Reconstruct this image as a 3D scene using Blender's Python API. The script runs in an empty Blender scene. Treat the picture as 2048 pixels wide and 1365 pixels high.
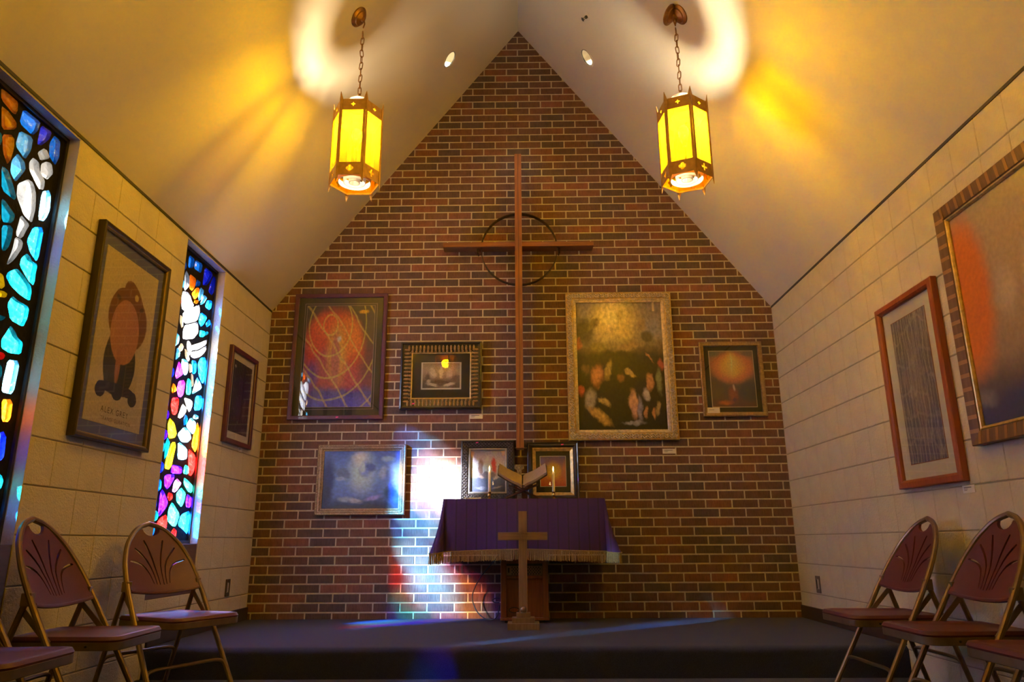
import bpy, bmesh, math, random
from mathutils import Vector, Matrix
from mathutils.geometry import tessellate_polygon

# ------------------------------------------------------------------ camera
scene = bpy.context.scene
COL = scene.collection
PI = math.pi
def R(d): return d*PI/180

F_PX = 1467.03
PITCH, YAW, ROLL = 0.267585, 0.0127726, -0.00546299
CAM_POS = Vector((0.0023, -5.8078, 0.5499))
fw = Matrix.Rotation(YAW, 3, 'Z') @ Vector((0, math.cos(PITCH), math.sin(PITCH)))
rt = Matrix.Rotation(YAW, 3, 'Z') @ Vector((1, 0, 0))
up = rt.cross(fw)
r2 = math.cos(ROLL)*rt + math.sin(ROLL)*up
u2 = r2.cross(fw)
cd = bpy.data.cameras.new('camera')
cam = bpy.data.objects.new('camera', cd)
COL.objects.link(cam)
M = Matrix((r2, u2, -fw)).transposed().to_4x4()
M.translation = CAM_POS
cam.matrix_world = M
cd.sensor_fit = 'HORIZONTAL'
cd.sensor_width = 36.0
cd.lens = 36.0*F_PX/2048.0
cd.clip_start = 0.05
scene.camera = cam

# ------------------------------------------------------------------ view, sky, sun
vs = scene.view_settings
vs.view_transform = 'Standard'
vs.look = 'None'
vs.gamma = 1.0
vs.use_curve_mapping = False
vs.exposure = -0.1
scene.cycles.max_bounces = 8
scene.cycles.diffuse_bounces = 4
scene.cycles.transparent_max_bounces = 14
scene.cycles.caustics_reflective = False
scene.cycles.caustics_refractive = False
scene.cycles.sample_clamp_indirect = 6.0

SKY_STRENGTH = 3.3
SUN_ENERGY = 600.0
LANTERN_W = 88.0
LANTERN_COL = (1.0, 0.80, 0.46)
CAN_W = 26.0

world = bpy.data.worlds.new('sky')
scene.world = world
world.use_nodes = True
bg = world.node_tree.nodes['Background']
bg.inputs[0].default_value = (0.62, 0.80, 1.0, 1)
bg.inputs[1].default_value = SKY_STRENGTH

SUN_DIR = Vector((1.21, 1.0, -0.77)).normalized()
sd = bpy.data.lights.new('sun', 'SUN')
sd.energy = SUN_ENERGY
sd.angle = R(6.5)
sd.color = (0.93, 0.96, 1.0)
sun = bpy.data.objects.new('sun', sd)
COL.objects.link(sun)
sun.location = (-9, -9, 7)
sun.rotation_euler = SUN_DIR.to_track_quat('-Z', 'Y').to_euler()

# ------------------------------------------------------------------ room constants (metres)
HW = 2.0745            # half width of the room
EAVE = 2.417
RIDGE = 5.13
SLOPE = (RIDGE-EAVE)/HW
Y_END = -8.2
FLOOR = -0.16          # lower floor; the platform top is z = 0
STEP_Y = -1.53
COURSE = 0.2032/3
BRICK = 0.2032
Z0 = 0.047             # first bed joint above the platform
rng = random.Random(7)

# ------------------------------------------------------------------ node helpers
def new_mat(name):
    m = bpy.data.materials.new(name)
    m.use_nodes = True
    nt = m.node_tree
    nt.nodes.clear()
    out = nt.nodes.new('ShaderNodeOutputMaterial')
    return m, nt, out

def N(nt, typ, **kw):
    n = nt.nodes.new(typ)
    for k, v in kw.items():
        setattr(n, k, v)
    return n

def c4(c): return (c[0], c[1], c[2], 1.0)

def mixc(nt, fac, a, b, blend='MIX'):
    n = nt.nodes.new('ShaderNodeMix')
    n.data_type = 'RGBA'
    n.blend_type = blend
    for sock, v in ((n.inputs[0], fac), (n.inputs[6], a), (n.inputs[7], b)):
        if hasattr(v, 'links') or hasattr(v, 'is_linked'):
            nt.links.new(v, sock)
        elif isinstance(v, (int, float)):
            sock.default_value = v
        else:
            sock.default_value = c4(v)
    return n.outputs[2]

def ramp(nt, fac, stops, interp='LINEAR'):
    n = nt.nodes.new('ShaderNodeValToRGB')
    cr = n.color_ramp
    cr.interpolation = interp
    while len(cr.elements) < len(stops):
        cr.elements.new(0.5)
    for e, (p, c) in zip(cr.elements, stops):
        e.position = p
        e.color = c4(c)
    nt.links.new(fac, n.inputs[0])
    return n.outputs[0]

def mat(name, col, rough=0.5, metal=0.0, spec=0.5, var=0.0, var_scale=20.0, bump=0.0, bump_scale=60.0,
        stretch=(1, 1, 1), col2=None, coat=0.0, sheen=0.0, emit=None, emit_s=0.0):
    m, nt, out = new_mat(name)
    b = N(nt, 'ShaderNodeBsdfPrincipled')
    b.inputs['Roughness'].default_value = rough
    b.inputs['Metallic'].default_value = metal
    b.inputs['Specular IOR Level'].default_value = spec
    b.inputs['Coat Weight'].default_value = coat
    b.inputs['Sheen Weight'].default_value = sheen
    tc = N(nt, 'ShaderNodeTexCoord')
    mp = N(nt, 'ShaderNodeMapping')
    mp.inputs['Scale'].default_value = stretch
    nt.links.new(tc.outputs['Object'], mp.inputs[0])
    if var > 0 or col2 is not None:
        nz = N(nt, 'ShaderNodeTexNoise')
        nz.inputs['Scale'].default_value = var_scale
        nz.inputs['Detail'].default_value = 5
        nt.links.new(mp.outputs[0], nz.inputs['Vector'])
        c2 = col2 if col2 is not None else tuple(max(0, c*(1-var)) for c in col)
        c1 = col if col2 is not None else tuple(min(1, c*(1+var)) for c in col)
        o = ramp(nt, nz.outputs[0], [(0.3, c2), (0.7, c1)])
        nt.links.new(o, b.inputs['Base Color'])
    else:
        b.inputs['Base Color'].default_value = c4(col)
    if bump > 0:
        nb = N(nt, 'ShaderNodeTexNoise')
        nb.inputs['Scale'].default_value = bump_scale
        nb.inputs['Detail'].default_value = 6
        nt.links.new(mp.outputs[0], nb.inputs['Vector'])
        bp = N(nt, 'ShaderNodeBump')
        bp.inputs['Strength'].default_value = bump
        bp.inputs['Distance'].default_value = 0.01
        nt.links.new(nb.outputs[0], bp.inputs['Height'])
        nt.links.new(bp.outputs[0], b.inputs['Normal'])
    if emit is not None:
        b.inputs['Emission Color'].default_value = c4(emit)
        b.inputs['Emission Strength'].default_value = emit_s
    nt.links.new(b.outputs[0], out.inputs[0])
    return m

def wood(name, c1, c2, rough=0.45, axis=2, scale=14.0):
    st = [14.0, 14.0, 14.0]
    st[axis] = 0.9
    return mat(name, c1, rough=rough, col2=c2, var_scale=scale*0.35, stretch=st, bump=0.06, bump_scale=8.0)

def glass_mat(name, col, trans=0.62, gloss=0.05, var=0.35, scale=22.0, scatter=None):
    """coloured slab glass: lets light through tinted, scatters a part of it"""
    m, nt, out = new_mat(name)
    tc = N(nt, 'ShaderNodeTexCoord')
    nz = N(nt, 'ShaderNodeTexNoise')
    nz.inputs['Scale'].default_value = scale
    nz.inputs['Detail'].default_value = 4
    nz.inputs['Distortion'].default_value = 1.5
    nt.links.new(tc.outputs['Object'], nz.inputs['Vector'])
    lo = tuple(c*(1-var) for c in col)
    hi = tuple(min(1, c+(1-c)*var*0.45) for c in col)
    o = ramp(nt, nz.outputs[0], [(0.3, lo), (0.5, col), (0.72, hi)])
    a = N(nt, 'ShaderNodeBsdfTransparent')
    t = N(nt, 'ShaderNodeBsdfTranslucent')
    g = N(nt, 'ShaderNodeBsdfGlossy')
    g.inputs['Roughness'].default_value = 0.15
    bp = N(nt, 'ShaderNodeBump')
    bp.inputs['Strength'].default_value = 0.5
    bp.inputs['Distance'].default_value = 0.01
    nt.links.new(nz.outputs[0], bp.inputs['Height'])
    nt.links.new(bp.outputs[0], g.inputs['Normal'])
    nt.links.new(bp.outputs[0], t.inputs['Normal'])
    nt.links.new(o, a.inputs[0])
    if scatter is None: nt.links.new(o, t.inputs[0])
    else: t.inputs[0].default_value = c4(scatter)
    m1 = N(nt, 'ShaderNodeMixShader')
    m1.inputs[0].default_value = 1-trans
    nt.links.new(a.outputs[0], m1.inputs[1])
    nt.links.new(t.outputs[0], m1.inputs[2])
    m2 = N(nt, 'ShaderNodeMixShader')
    m2.inputs[0].default_value = gloss
    nt.links.new(m1.outputs[0], m2.inputs[1])
    nt.links.new(g.outputs[0], m2.inputs[2])
    nt.links.new(m2.outputs[0], out.inputs[0])
    return m

def pane_mat(name):
    """thin clear picture glass"""
    m, nt, out = new_mat(name)
    lw = N(nt, 'ShaderNodeLayerWeight')
    lw.inputs[0].default_value = 0.5
    pw = N(nt, 'ShaderNodeMath', operation='POWER')
    pw.inputs[1].default_value = 5.0
    nt.links.new(lw.outputs['Facing'], pw.inputs[0])
    fr = N(nt, 'ShaderNodeMapRange')
    fr.inputs[3].default_value = 0.042
    nt.links.new(pw.outputs[0], fr.inputs[0])
    a = N(nt, 'ShaderNodeBsdfTransparent')
    a.inputs[0].default_value = (0.96, 0.97, 0.97, 1)
    g = N(nt, 'ShaderNodeBsdfGlossy')
    g.inputs['Roughness'].default_value = 0.012
    mx = N(nt, 'ShaderNodeMixShader')
    nt.links.new(fr.outputs[0], mx.inputs[0])
    nt.links.new(a.outputs[0], mx.inputs[1])
    nt.links.new(g.outputs[0], mx.inputs[2])
    nt.links.new(mx.outputs[0], out.inputs[0])
    return m

def art(name, bgs, blobs, warp=0.06, wscale=5.0, rough=0.5, grain=0.25, gscale=28.0, lines=()):
    """flat print: bands of colour with soft patches over them, in the picture's own 0..1 coordinates"""
    m, nt, out = new_mat(name)
    tc = N(nt, 'ShaderNodeTexCoord')
    sp = N(nt, 'ShaderNodeSeparateXYZ')
    nt.links.new(tc.outputs['Generated'], sp.inputs[0])
    cb = N(nt, 'ShaderNodeCombineXYZ')
    nt.links.new(sp.outputs[0], cb.inputs[0])
    nt.links.new(sp.outputs[1], cb.inputs[1])
    nz = N(nt, 'ShaderNodeTexNoise')
    nz.inputs['Scale'].default_value = wscale
    nz.inputs['Detail'].default_value = 6
    nt.links.new(cb.outputs[0], nz.inputs['Vector'])
    sub = N(nt, 'ShaderNodeVectorMath', operation='SUBTRACT')
    nt.links.new(nz.outputs['Color'], sub.inputs[0])
    sub.inputs[1].default_value = (0.5, 0.5, 0.5)
    sc = N(nt, 'ShaderNodeVectorMath', operation='MULTIPLY')
    nt.links.new(sub.outputs[0], sc.inputs[0])
    sc.inputs[1].default_value = (warp*2, warp*2, 0)
    ad = N(nt, 'ShaderNodeVectorMath', operation='ADD')
    nt.links.new(cb.outputs[0], ad.inputs[0])
    nt.links.new(sc.outputs[0], ad.inputs[1])
    s2 = N(nt, 'ShaderNodeSeparateXYZ')
    nt.links.new(ad.outputs[0], s2.inputs[0])
    cur = ramp(nt, s2.outputs[1], bgs)
    for (u, v, ru, rv, ang, col, soft) in blobs:
        mp = N(nt, 'ShaderNodeMapping', vector_type='TEXTURE')
        mp.inputs['Location'].default_value = (u, v, 0)
        mp.inputs['Rotation'].default_value = (0, 0, R(ang))
        mp.inputs['Scale'].default_value = (ru, rv, 1)
        nt.links.new(ad.outputs[0], mp.inputs[0])
        ln = N(nt, 'ShaderNodeVectorMath', operation='LENGTH')
        nt.links.new(mp.outputs[0], ln.inputs[0])
        mr = N(nt, 'ShaderNodeMapRange', interpolation_type='SMOOTHSTEP')
        mr.inputs[1].default_value = 1-soft
        mr.inputs[2].default_value = 1.0
        mr.inputs[3].default_value = 1.0
        mr.inputs[4].default_value = 0.0
        nt.links.new(ln.outputs[1], mr.inputs[0])
        cur = mixc(nt, mr.outputs[0], cur, col)
    for (kind, scl, col, amt, dist, thr) in lines:
        wv = N(nt, 'ShaderNodeTexWave', wave_type=kind[0], bands_direction='X') if kind[0] == 'BANDS' else N(nt, 'ShaderNodeTexWave', wave_type='RINGS', rings_direction='Z')
        if kind[0] == 'BANDS':
            wv.bands_direction = kind[1]
        wv.inputs['Scale'].default_value = scl
        wv.inputs['Distortion'].default_value = dist
        wv.inputs['Detail'].default_value = 2
        mp = N(nt, 'ShaderNodeMapping')
        mp.inputs['Location'].default_value = kind[2] if len(kind) > 2 else (0, 0, 0)
        nt.links.new(cb.outputs[0], mp.inputs[0])
        nt.links.new(mp.outputs[0], wv.inputs['Vector'])
        mr = N(nt, 'ShaderNodeMapRange')
        mr.inputs[1].default_value = thr
        mr.inputs[2].default_value = 1.0
        mr.inputs[3].default_value = 0.0
        mr.inputs[4].default_value = amt
        nt.links.new(wv.outputs['Fac'], mr.inputs[0])
        cur = mixc(nt, mr.outputs[0], cur, col)
    if grain > 0:
        g = N(nt, 'ShaderNodeTexNoise')
        g.inputs['Scale'].default_value = gscale
        g.inputs['Detail'].default_value = 8
        nt.links.new(cb.outputs[0], g.inputs['Vector'])
        gr = ramp(nt, g.outputs[0], [(0.3, (1-grain,)*3), (0.7, (1+grain*0.0,)*3)])
        cur = mixc(nt, 1.0, cur, gr, 'MULTIPLY')
    b = N(nt, 'ShaderNodeBsdfPrincipled')
    b.inputs['Roughness'].default_value = rough
    nt.links.new(cur, b.inputs['Base Color'])
    nt.links.new(b.outputs[0], out.inputs[0])
    return m

# ------------------------------------------------------------------ mesh helpers
class MB:
    """collects shapes that become ONE mesh"""
    def __init__(self):
        self.v = []; self.f = []
    def add(self, vs, fs):
        n = len(self.v)
        self.v += [tuple(p) for p in vs]
        self.f += [tuple(i+n for i in f) for f in fs]
        return self
    def box(self, x0, x1, y0, y1, z0, z1, bev=0.0):
        if bev > 0:
            bm = bmesh.new()
            bmesh.ops.create_cube(bm, size=1)
            for w in bm.verts:
                w.co = ((x0+x1)/2+w.co.x*(x1-x0), (y0+y1)/2+w.co.y*(y1-y0), (z0+z1)/2+w.co.z*(z1-z0))
            bmesh.ops.bevel(bm, geom=bm.edges[:], offset=bev, segments=2, affect='EDGES', profile=0.5)
            bm.verts.index_update()
            self.add([w.co[:] for w in bm.verts], [[w.index for w in f.verts] for f in bm.faces])
            bm.free()
            return self
        return self.add([(x0,y0,z0),(x1,y0,z0),(x1,y1,z0),(x0,y1,z0),(x0,y0,z1),(x1,y0,z1),(x1,y1,z1),(x0,y1,z1)],
                        [(0,3,2,1),(4,5,6,7),(0,1,5,4),(1,2,6,5),(2,3,7,6),(3,0,4,7)])
    def prism(self, poly, z0, z1, to=None):
        """poly in 2D extruded; to(x,y,z) places it"""
        n = len(poly)
        vs = [(p[0],p[1],z0) for p in poly]+[(p[0],p[1],z1) for p in poly]
        if to: vs = [to(*q) for q in vs]
        fs = [tuple(range(n))[::-1], tuple(range(n,2*n))]+[(i,(i+1)%n,(i+1)%n+n,i+n) for i in range(n)]
        return self.add(vs, fs)
    def fill(self, outer, holes, z0, z1, to=None):
        """2D outline with holes, extruded"""
        loops = [outer]+list(holes)
        flat = [p for l in loops for p in l]
        tris = tessellate_polygon([[Vector((p[0],p[1],0)) for p in l] for l in loops])
        n = len(flat)
        vs = [(p[0],p[1],z0) for p in flat]+[(p[0],p[1],z1) for p in flat]
        fs = []
        for a,b,c in tris:
            A,B,Cc = flat[a],flat[b],flat[c]
            cr = (B[0]-A[0])*(Cc[1]-A[1])-(B[1]-A[1])*(Cc[0]-A[0])
            if cr < 0: a,b,c = a,c,b
            fs.append((a+n,b+n,c+n)); fs.append((c,b,a))
        k = 0
        for li,l in enumerate(loops):
            m = len(l)
            area = sum(l[i][0]*l[(i+1)%m][1]-l[(i+1)%m][0]*l[i][1] for i in range(m))
            flip = (area < 0) != (li > 0)
            for i in range(m):
                a,b = k+i, k+(i+1)%m
                fs.append((a,b,b+n,a+n) if not flip else (b,a,a+n,b+n))
            k += m
        if to: vs = [to(*q) for q in vs]
        return self.add(vs, fs)
    def tube(self, pts, r, seg=10, closed=False, caps=True):
        pts = [Vector(p) for p in pts]
        n = len(pts)
        rr = r if isinstance(r, (list, tuple)) else [r]*n
        rings = []
        prev = None
        for i in range(n):
            a = pts[i-1] if (i > 0 or closed) else pts[i]
            b = pts[(i+1) % n] if (i < n-1 or closed) else pts[i]
            t = (b-a).normalized()
            if prev is None:
                ref = Vector((0,0,1)) if abs(t.z) < 0.9 else Vector((1,0,0))
                nx = t.cross(ref).normalized()
            else:
                nx = (prev-t*prev.dot(t))
                nx = nx.normalized() if nx.length > 1e-6 else t.orthogonal().normalized()
            prev = nx
            ny = t.cross(nx)
            rings.append([pts[i]+(nx*math.cos(2*PI*k/seg)+ny*math.sin(2*PI*k/seg))*rr[i] for k in range(seg)])
        vs = [p for ring in rings for p in ring]
        fs = []
        for i in range(n if closed else n-1):
            j = (i+1) % n
            for k in range(seg):
                fs.append((i*seg+k, i*seg+(k+1)%seg, j*seg+(k+1)%seg, j*seg+k))
        if caps and not closed:
            fs.append(tuple(range(seg))[::-1]); fs.append(tuple((n-1)*seg+k for k in range(seg)))
        return self.add(vs, fs)
    def lathe(self, prof, seg=24, to=None, arc=2*PI):
        """prof: (radius, z)"""
        vs = []; fs = []
        n = len(prof)
        for k in range(seg):
            a = arc*k/seg
            for (r,z) in prof: vs.append((r*math.cos(a), r*math.sin(a), z))
        for k in range(seg):
            for i in range(n-1):
                fs.append((k*n+i, ((k+1)%seg)*n+i, ((k+1)%seg)*n+i+1, k*n+i+1))
        if to: vs = [to(*q) for q in vs]
        return self.add(vs, fs)
    def build(self, name, m, parent=None, smooth=False, recalc=False):
        me = bpy.data.meshes.new(name)
        me.from_pydata(self.v, [], self.f)
        if recalc:
            bm = bmesh.new(); bm.from_mesh(me)
            bmesh.ops.remove_doubles(bm, verts=bm.verts[:], dist=1e-6)
            bmesh.ops.recalc_face_normals(bm, faces=bm.faces[:])
            bm.to_mesh(me); bm.free()
        me.materials.append(m)
        if smooth:
            me.polygons.foreach_set('use_smooth', [True]*len(me.polygons))
            try: me.set_sharp_from_angle(angle=R(35))
            except Exception: pass
        me.update()
        return link(name, me, parent)

def link(name, me, parent=None):
    o = bpy.data.objects.new(name, me)
    COL.objects.link(o)
    if parent is not None: o.parent = parent
    return o

def tag(o, label=None, cat=None, group=None, kind=None):
    if label: o['label'] = label
    if cat: o['category'] = cat
    if group: o['group'] = group
    if kind: o['kind'] = kind
    return o

def thing(name, label, cat, loc=(0,0,0), rot=(0,0,0), group=None):
    o = bpy.data.objects.new(name, None)
    COL.objects.link(o)
    o.empty_display_size = 0.1
    o.location = loc
    o.rotation_euler = rot
    return tag(o, label, cat, group)

def copy_tree(o, parent=None):
    c = o.copy()
    COL.objects.link(c)
    c.parent = parent
    for ch in list(o.children): copy_tree(ch, c)
    return c

def clip(poly, a, b, c):
    """keep the side a*x+b*y<=c of a convex polygon"""
    res = []
    n = len(poly)
    for i in range(n):
        p, q = poly[i], poly[(i+1)%n]
        dp, dq = a*p[0]+b*p[1]-c, a*q[0]+b*q[1]-c
        if dp <= 0: res.append(p)
        if dp*dq < 0:
            t = dp/(dp-dq)
            res.append((p[0]+t*(q[0]-p[0]), p[1]+t*(q[1]-p[1])))
    return res

def area2(p):
    return 0.5*sum(p[i][0]*p[(i+1)%len(p)][1]-p[(i+1)%len(p)][0]*p[i][1] for i in range(len(p)))

# ------------------------------------------------------------------ setting: materials
def brick_mat():
    m, nt, out = new_mat('brick_fired_clay')
    ge = N(nt, 'ShaderNodeNewGeometry')
    oi = N(nt, 'ShaderNodeObjectInfo')
    ad = N(nt, 'ShaderNodeMath', operation='ADD')
    nt.links.new(ge.outputs['Random Per Island'], ad.inputs[0])
    nt.links.new(oi.outputs['Random'], ad.inputs[1])
    fr = N(nt, 'ShaderNodeMath', operation='FRACT')
    nt.links.new(ad.outputs[0], fr.inputs[0])
    base = ramp(nt, fr.outputs[0], [(0.0, (0.158, 0.082, 0.064)), (0.16, (0.187, 0.094, 0.066)), (0.32, (0.129, 0.078, 0.070)), (0.46, (0.205, 0.098, 0.070)),
                                    (0.60, (0.117, 0.080, 0.077)), (0.72, (0.240, 0.105, 0.068)), (0.82, (0.175, 0.092, 0.075)), (0.93, (0.275, 0.112, 0.075))], 'CONSTANT')
    tc = N(nt, 'ShaderNodeTexCoord')
    of = N(nt, 'ShaderNodeVectorMath', operation='ADD')
    nt.links.new(tc.outputs['Object'], of.inputs[0])
    cmb = N(nt, 'ShaderNodeCombineXYZ')
    mu = N(nt, 'ShaderNodeMath', operation='MULTIPLY')
    mu.inputs[1].default_value = 37.0
    nt.links.new(fr.outputs[0], mu.inputs[0])
    nt.links.new(mu.outputs[0], cmb.inputs[0])
    nt.links.new(mu.outputs[0], cmb.inputs[2])
    nt.links.new(cmb.outputs[0], of.inputs[1])
    mp = N(nt, 'ShaderNodeMapping')
    mp.inputs['Scale'].default_value = (1.0, 1.0, 0.16)
    nt.links.new(of.outputs[0], mp.inputs[0])
    nz = N(nt, 'ShaderNodeTexNoise')
    nz.inputs['Scale'].default_value = 150
    nz.inputs['Detail'].default_value = 5
    nt.links.new(mp.outputs[0], nz.inputs['Vector'])
    n2 = N(nt, 'ShaderNodeTexNoise')
    n2.inputs['Scale'].default_value = 14
    nt.links.new(of.outputs[0], n2.inputs['Vector'])
    bark = ramp(nt, nz.outputs[0], [(0.36, (0.55, 0.55, 0.55)), (0.48, (0.9, 0.9, 0.9)), (0.7, (1, 1, 1))])
    c = mixc(nt, 0.55, base, bark, 'MULTIPLY')
    cl = ramp(nt, n2.outputs[0], [(0.3, (0.72, 0.72, 0.74)), (0.7, (1, 1, 1))])
    c = mixc(nt, 1.0, c, cl, 'MULTIPLY')
    b = N(nt, 'ShaderNodeBsdfPrincipled')
    b.inputs['Roughness'].default_value = 0.72
    b.inputs['Specular IOR Level'].default_value = 0.35
    nt.links.new(c, b.inputs['Base Color'])
    bp = N(nt, 'ShaderNodeBump')
    bp.inputs['Strength'].default_value = 0.45
    bp.inputs['Distance'].default_value = 0.006
    nt.links.new(nz.outputs[0], bp.inputs['Height'])
    nt.links.new(bp.outputs[0], b.inputs['Normal'])
    nt.links.new(b.outputs[0], out.inputs[0])
    return m

M_BRICK = brick_mat()
M_MORTAR = mat('mortar_sand', (0.56, 0.49, 0.37), rough=0.9, var=0.12, var_scale=40, bump=0.3, bump_scale=250)
M_BLOCK = mat('painted_block', (0.60, 0.54, 0.42), rough=0.62, var=0.05, var_scale=9, bump=0.55, bump_scale=95)
M_JOINT = mat('painted_joint', (0.36, 0.31, 0.23), rough=0.8, var=0.06, var_scale=30)
M_CEIL = mat('ceiling_paint', (0.66, 0.61, 0.55), rough=0.85, bump=0.05, bump_scale=300)
M_CARPET = mat('navy_carpet', (0.025, 0.028, 0.088), rough=1.0, spec=0.1, var=0.35, var_scale=260, bump=0.9, bump_scale=330, sheen=0.15)
M_DARKBASE = mat('dark_rubber_base', (0.035, 0.020, 0.018), rough=0.5, var=0.1)
M_SHADOWGAP = mat('dark_trim', (0.035, 0.032, 0.036), rough=0.7, var=0.1)
M_BROWNWOOD = wood('brown_sill_wood', (0.115, 0.055, 0.038), (0.075, 0.035, 0.026), axis=1)
M_EPOXY = mat('dark_epoxy', (0.009, 0.007, 0.006), rough=0.8, spec=0.12, var=0.3, var_scale=30, bump=0.4, bump_scale=60)
M_BRONZEFRAME = mat('black_window_frame', (0.018, 0.015, 0.015), rough=0.4, var=0.1)

# ------------------------------------------------------------------ floor and platform
tag(MB().box(-HW-0.2, HW+0.2, Y_END-0.1, 0.1, FLOOR-0.1, FLOOR).build('floor', M_CARPET), 'dark navy carpet on the lower floor between the chairs', kind='structure')
prof = [(0.0, FLOOR-0.01), (STEP_Y, FLOOR-0.01), (STEP_Y, -0.035)]
prof += [(STEP_Y+0.035-0.035*math.cos(a), -0.035+0.035*math.sin(a)) for a in (R(15), R(30), R(45), R(60), R(75), R(90))] + [(0.0, 0.0)]
tag(MB().prism(prof, -HW-0.001, HW+0.001, lambda a, b, c: (c, a, b)).build('floor_platform', M_CARPET, recalc=True, smooth=True), 'navy carpeted platform step under the altar', kind='structure')

# ------------------------------------------------------------------ brick gable wall
gable = [(-HW-0.22, FLOOR), (HW+0.22, FLOOR), (HW+0.22, EAVE), (0.0, RIDGE+0.14+0.22*SLOPE-0.22*SLOPE), (-HW-0.22, EAVE)]
gable[2] = (HW+0.22, EAVE+0.25); gable[4] = (-HW-0.22, EAVE+0.25); gable[3] = (0.0, RIDGE+0.3)
wall_back = tag(MB().prism(gable, 0.0, 0.16, lambda a, b, c: (a, c, b)).build('wall_back', M_MORTAR, recalc=True), 'brown brick gable wall behind the altar', kind='structure')

J = 0.0108
bricks = []          # (polygon in x,z, full)
row = -1
while Z0+row*COURSE < RIDGE:
    zb = Z0+row*COURSE+J/2
    zt = zb+COURSE-J
    off = -2.040 + (0.0 if row % 2 == 1 else BRICK/2)
    k = -2
    while off+k*BRICK < HW:
        x0 = off+k*BRICK+J/2
        x1 = x0+BRICK-J
        k += 1
        P = [(x0, zb), (x1, zb), (x1, zt), (x0, zt)]
        full = True
        for (a, b_, c) in ((-1, 0, HW-0.002), (1, 0, HW-0.002), (0, -1, 0.0), (SLOPE, 1, RIDGE-0.004), (-SLOPE, 1, RIDGE-0.004)):
            n0 = area2(P)
            P = clip(P, a, b_, c)
            if len(P) < 3: break
            if area2(P) < n0-1e-7: full = False
        if len(P) < 3 or area2(P) < 1.5e-4: continue
        bricks.append((P, full, row))
    row += 1

def brick_mesh(P, y):
    """front face slightly smaller than the body: a worn arris"""
    mb = MB()
    n = len(P)
    cx = sum(p[0] for p in P)/n; cz = sum(p[1] for p in P)/n
    w = max(p[0] for p in P)-min(p[0] for p in P); h = max(p[1] for p in P)-min(p[1] for p in P)
    e = 0.0022
    sx = max(0.3, 1-2*e/max(w, 1e-3)); sz = max(0.3, 1-2*e/max(h, 1e-3))
    vs = [(p[0], 0.004, p[1]) for p in P]+[(p[0], y+0.001, p[1]) for p in P]+[(cx+(p[0]-cx)*sx, y, cz+(p[1]-cz)*sz) for p in P]
    fs = [tuple(range(2*n, 3*n))]+[(i, (i+1)%n, (i+1)%n+n, i+n) for i in range(n)]+[(i+n, (i+1)%n+n, (i+1)%n+2*n, i+2*n) for i in range(n)]
    mb.add(vs, fs)
    return mb

# hangings that cover the wall, so that the bricks made singly are ones the photograph shows
COVER = [(-1.88, -1.09, 1.48, 2.57), (-0.99, -0.30, 1.55, 2.14), (0.36, 1.25, 1.30, 2.55), (1.43, 1.96, 1.49, 2.12), (-1.61, -0.89, 0.74, 1.31),
         (-0.49, -0.04, 0.8, 1.34), (0.03, 0.46, 0.8, 1.32), (-0.66, 0.70, 0.38, 0.88), (-0.2, 0.22, 0.0, 0.5), (-0.05, 0.03, 1.2, 3.8)]
def covered(P):
    x = sum(p[0] for p in P)/len(P); z = sum(p[1] for p in P)/len(P)
    return any(a < x < b and c < z < d for a, b, c, d in COVER)
order = sorted([i for i, (P, full, r_) in enumerate(bricks) if full and not covered(P) and r_ >= 0], key=lambda i: bricks[i][2])[:300]
single = set(order)
fullmesh = []
for k in range(6):
    me_b = brick_mesh([(-(BRICK-J)/2, -(COURSE-J)/2), ((BRICK-J)/2, -(COURSE-J)/2), ((BRICK-J)/2, (COURSE-J)/2), (-(BRICK-J)/2, (COURSE-J)/2)], -0.0016-0.0003*k)
    o = me_b.build('brick', M_BRICK, None)
    fullmesh.append(o.data)
    bpy.data.objects.remove(o)
rest = MB()
for i, (P, full, r_) in enumerate(bricks):
    if i in single:
        o = link('brick', rng.choice(fullmesh), wall_back)
        o.location = (sum(p[0] for p in P)/4, 0, sum(p[1] for p in P)/4)
        o.rotation_euler = (0, R(rng.uniform(-0.25, 0.25)), 0)
    else:
        b = brick_mesh(P, -0.0016-0.0016*rng.random())
        rest.add(b.v, b.f)
rb = rest.build('upper_brickwork', M_BRICK, wall_back, recalc=False)
tag(rb, kind='stuff')

# ------------------------------------------------------------------ painted block side walls
PITCH_Y = 0.2015
BLK_H = 0.2032
ROW0 = Z0+2*COURSE
OPEN = {-1: [(-3.335, -2.735, 0.25, 2.40), (-1.580, -0.975, 0.25, 2.40)], 1: []}
Y_BLOCKS = -4.7

def rect_minus(r, h):
    a0, a1, b0, b1 = r; c0, c1, d0, d1 = h
    if c0 >= a1 or c1 <= a0 or d0 >= b1 or d1 <= b0: return [r]
    res = []
    if c0 > a0: res.append((a0, c0, b0, b1))
    if c1 < a1: res.append((c1, a1, b0, b1))
    lo, hi = max(a0, c0), min(a1, c1)
    if d0 > b0: res.append((lo, hi, b0, d0))
    if d1 < b1: res.append((lo, hi, d1, b1))
    return res

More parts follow.
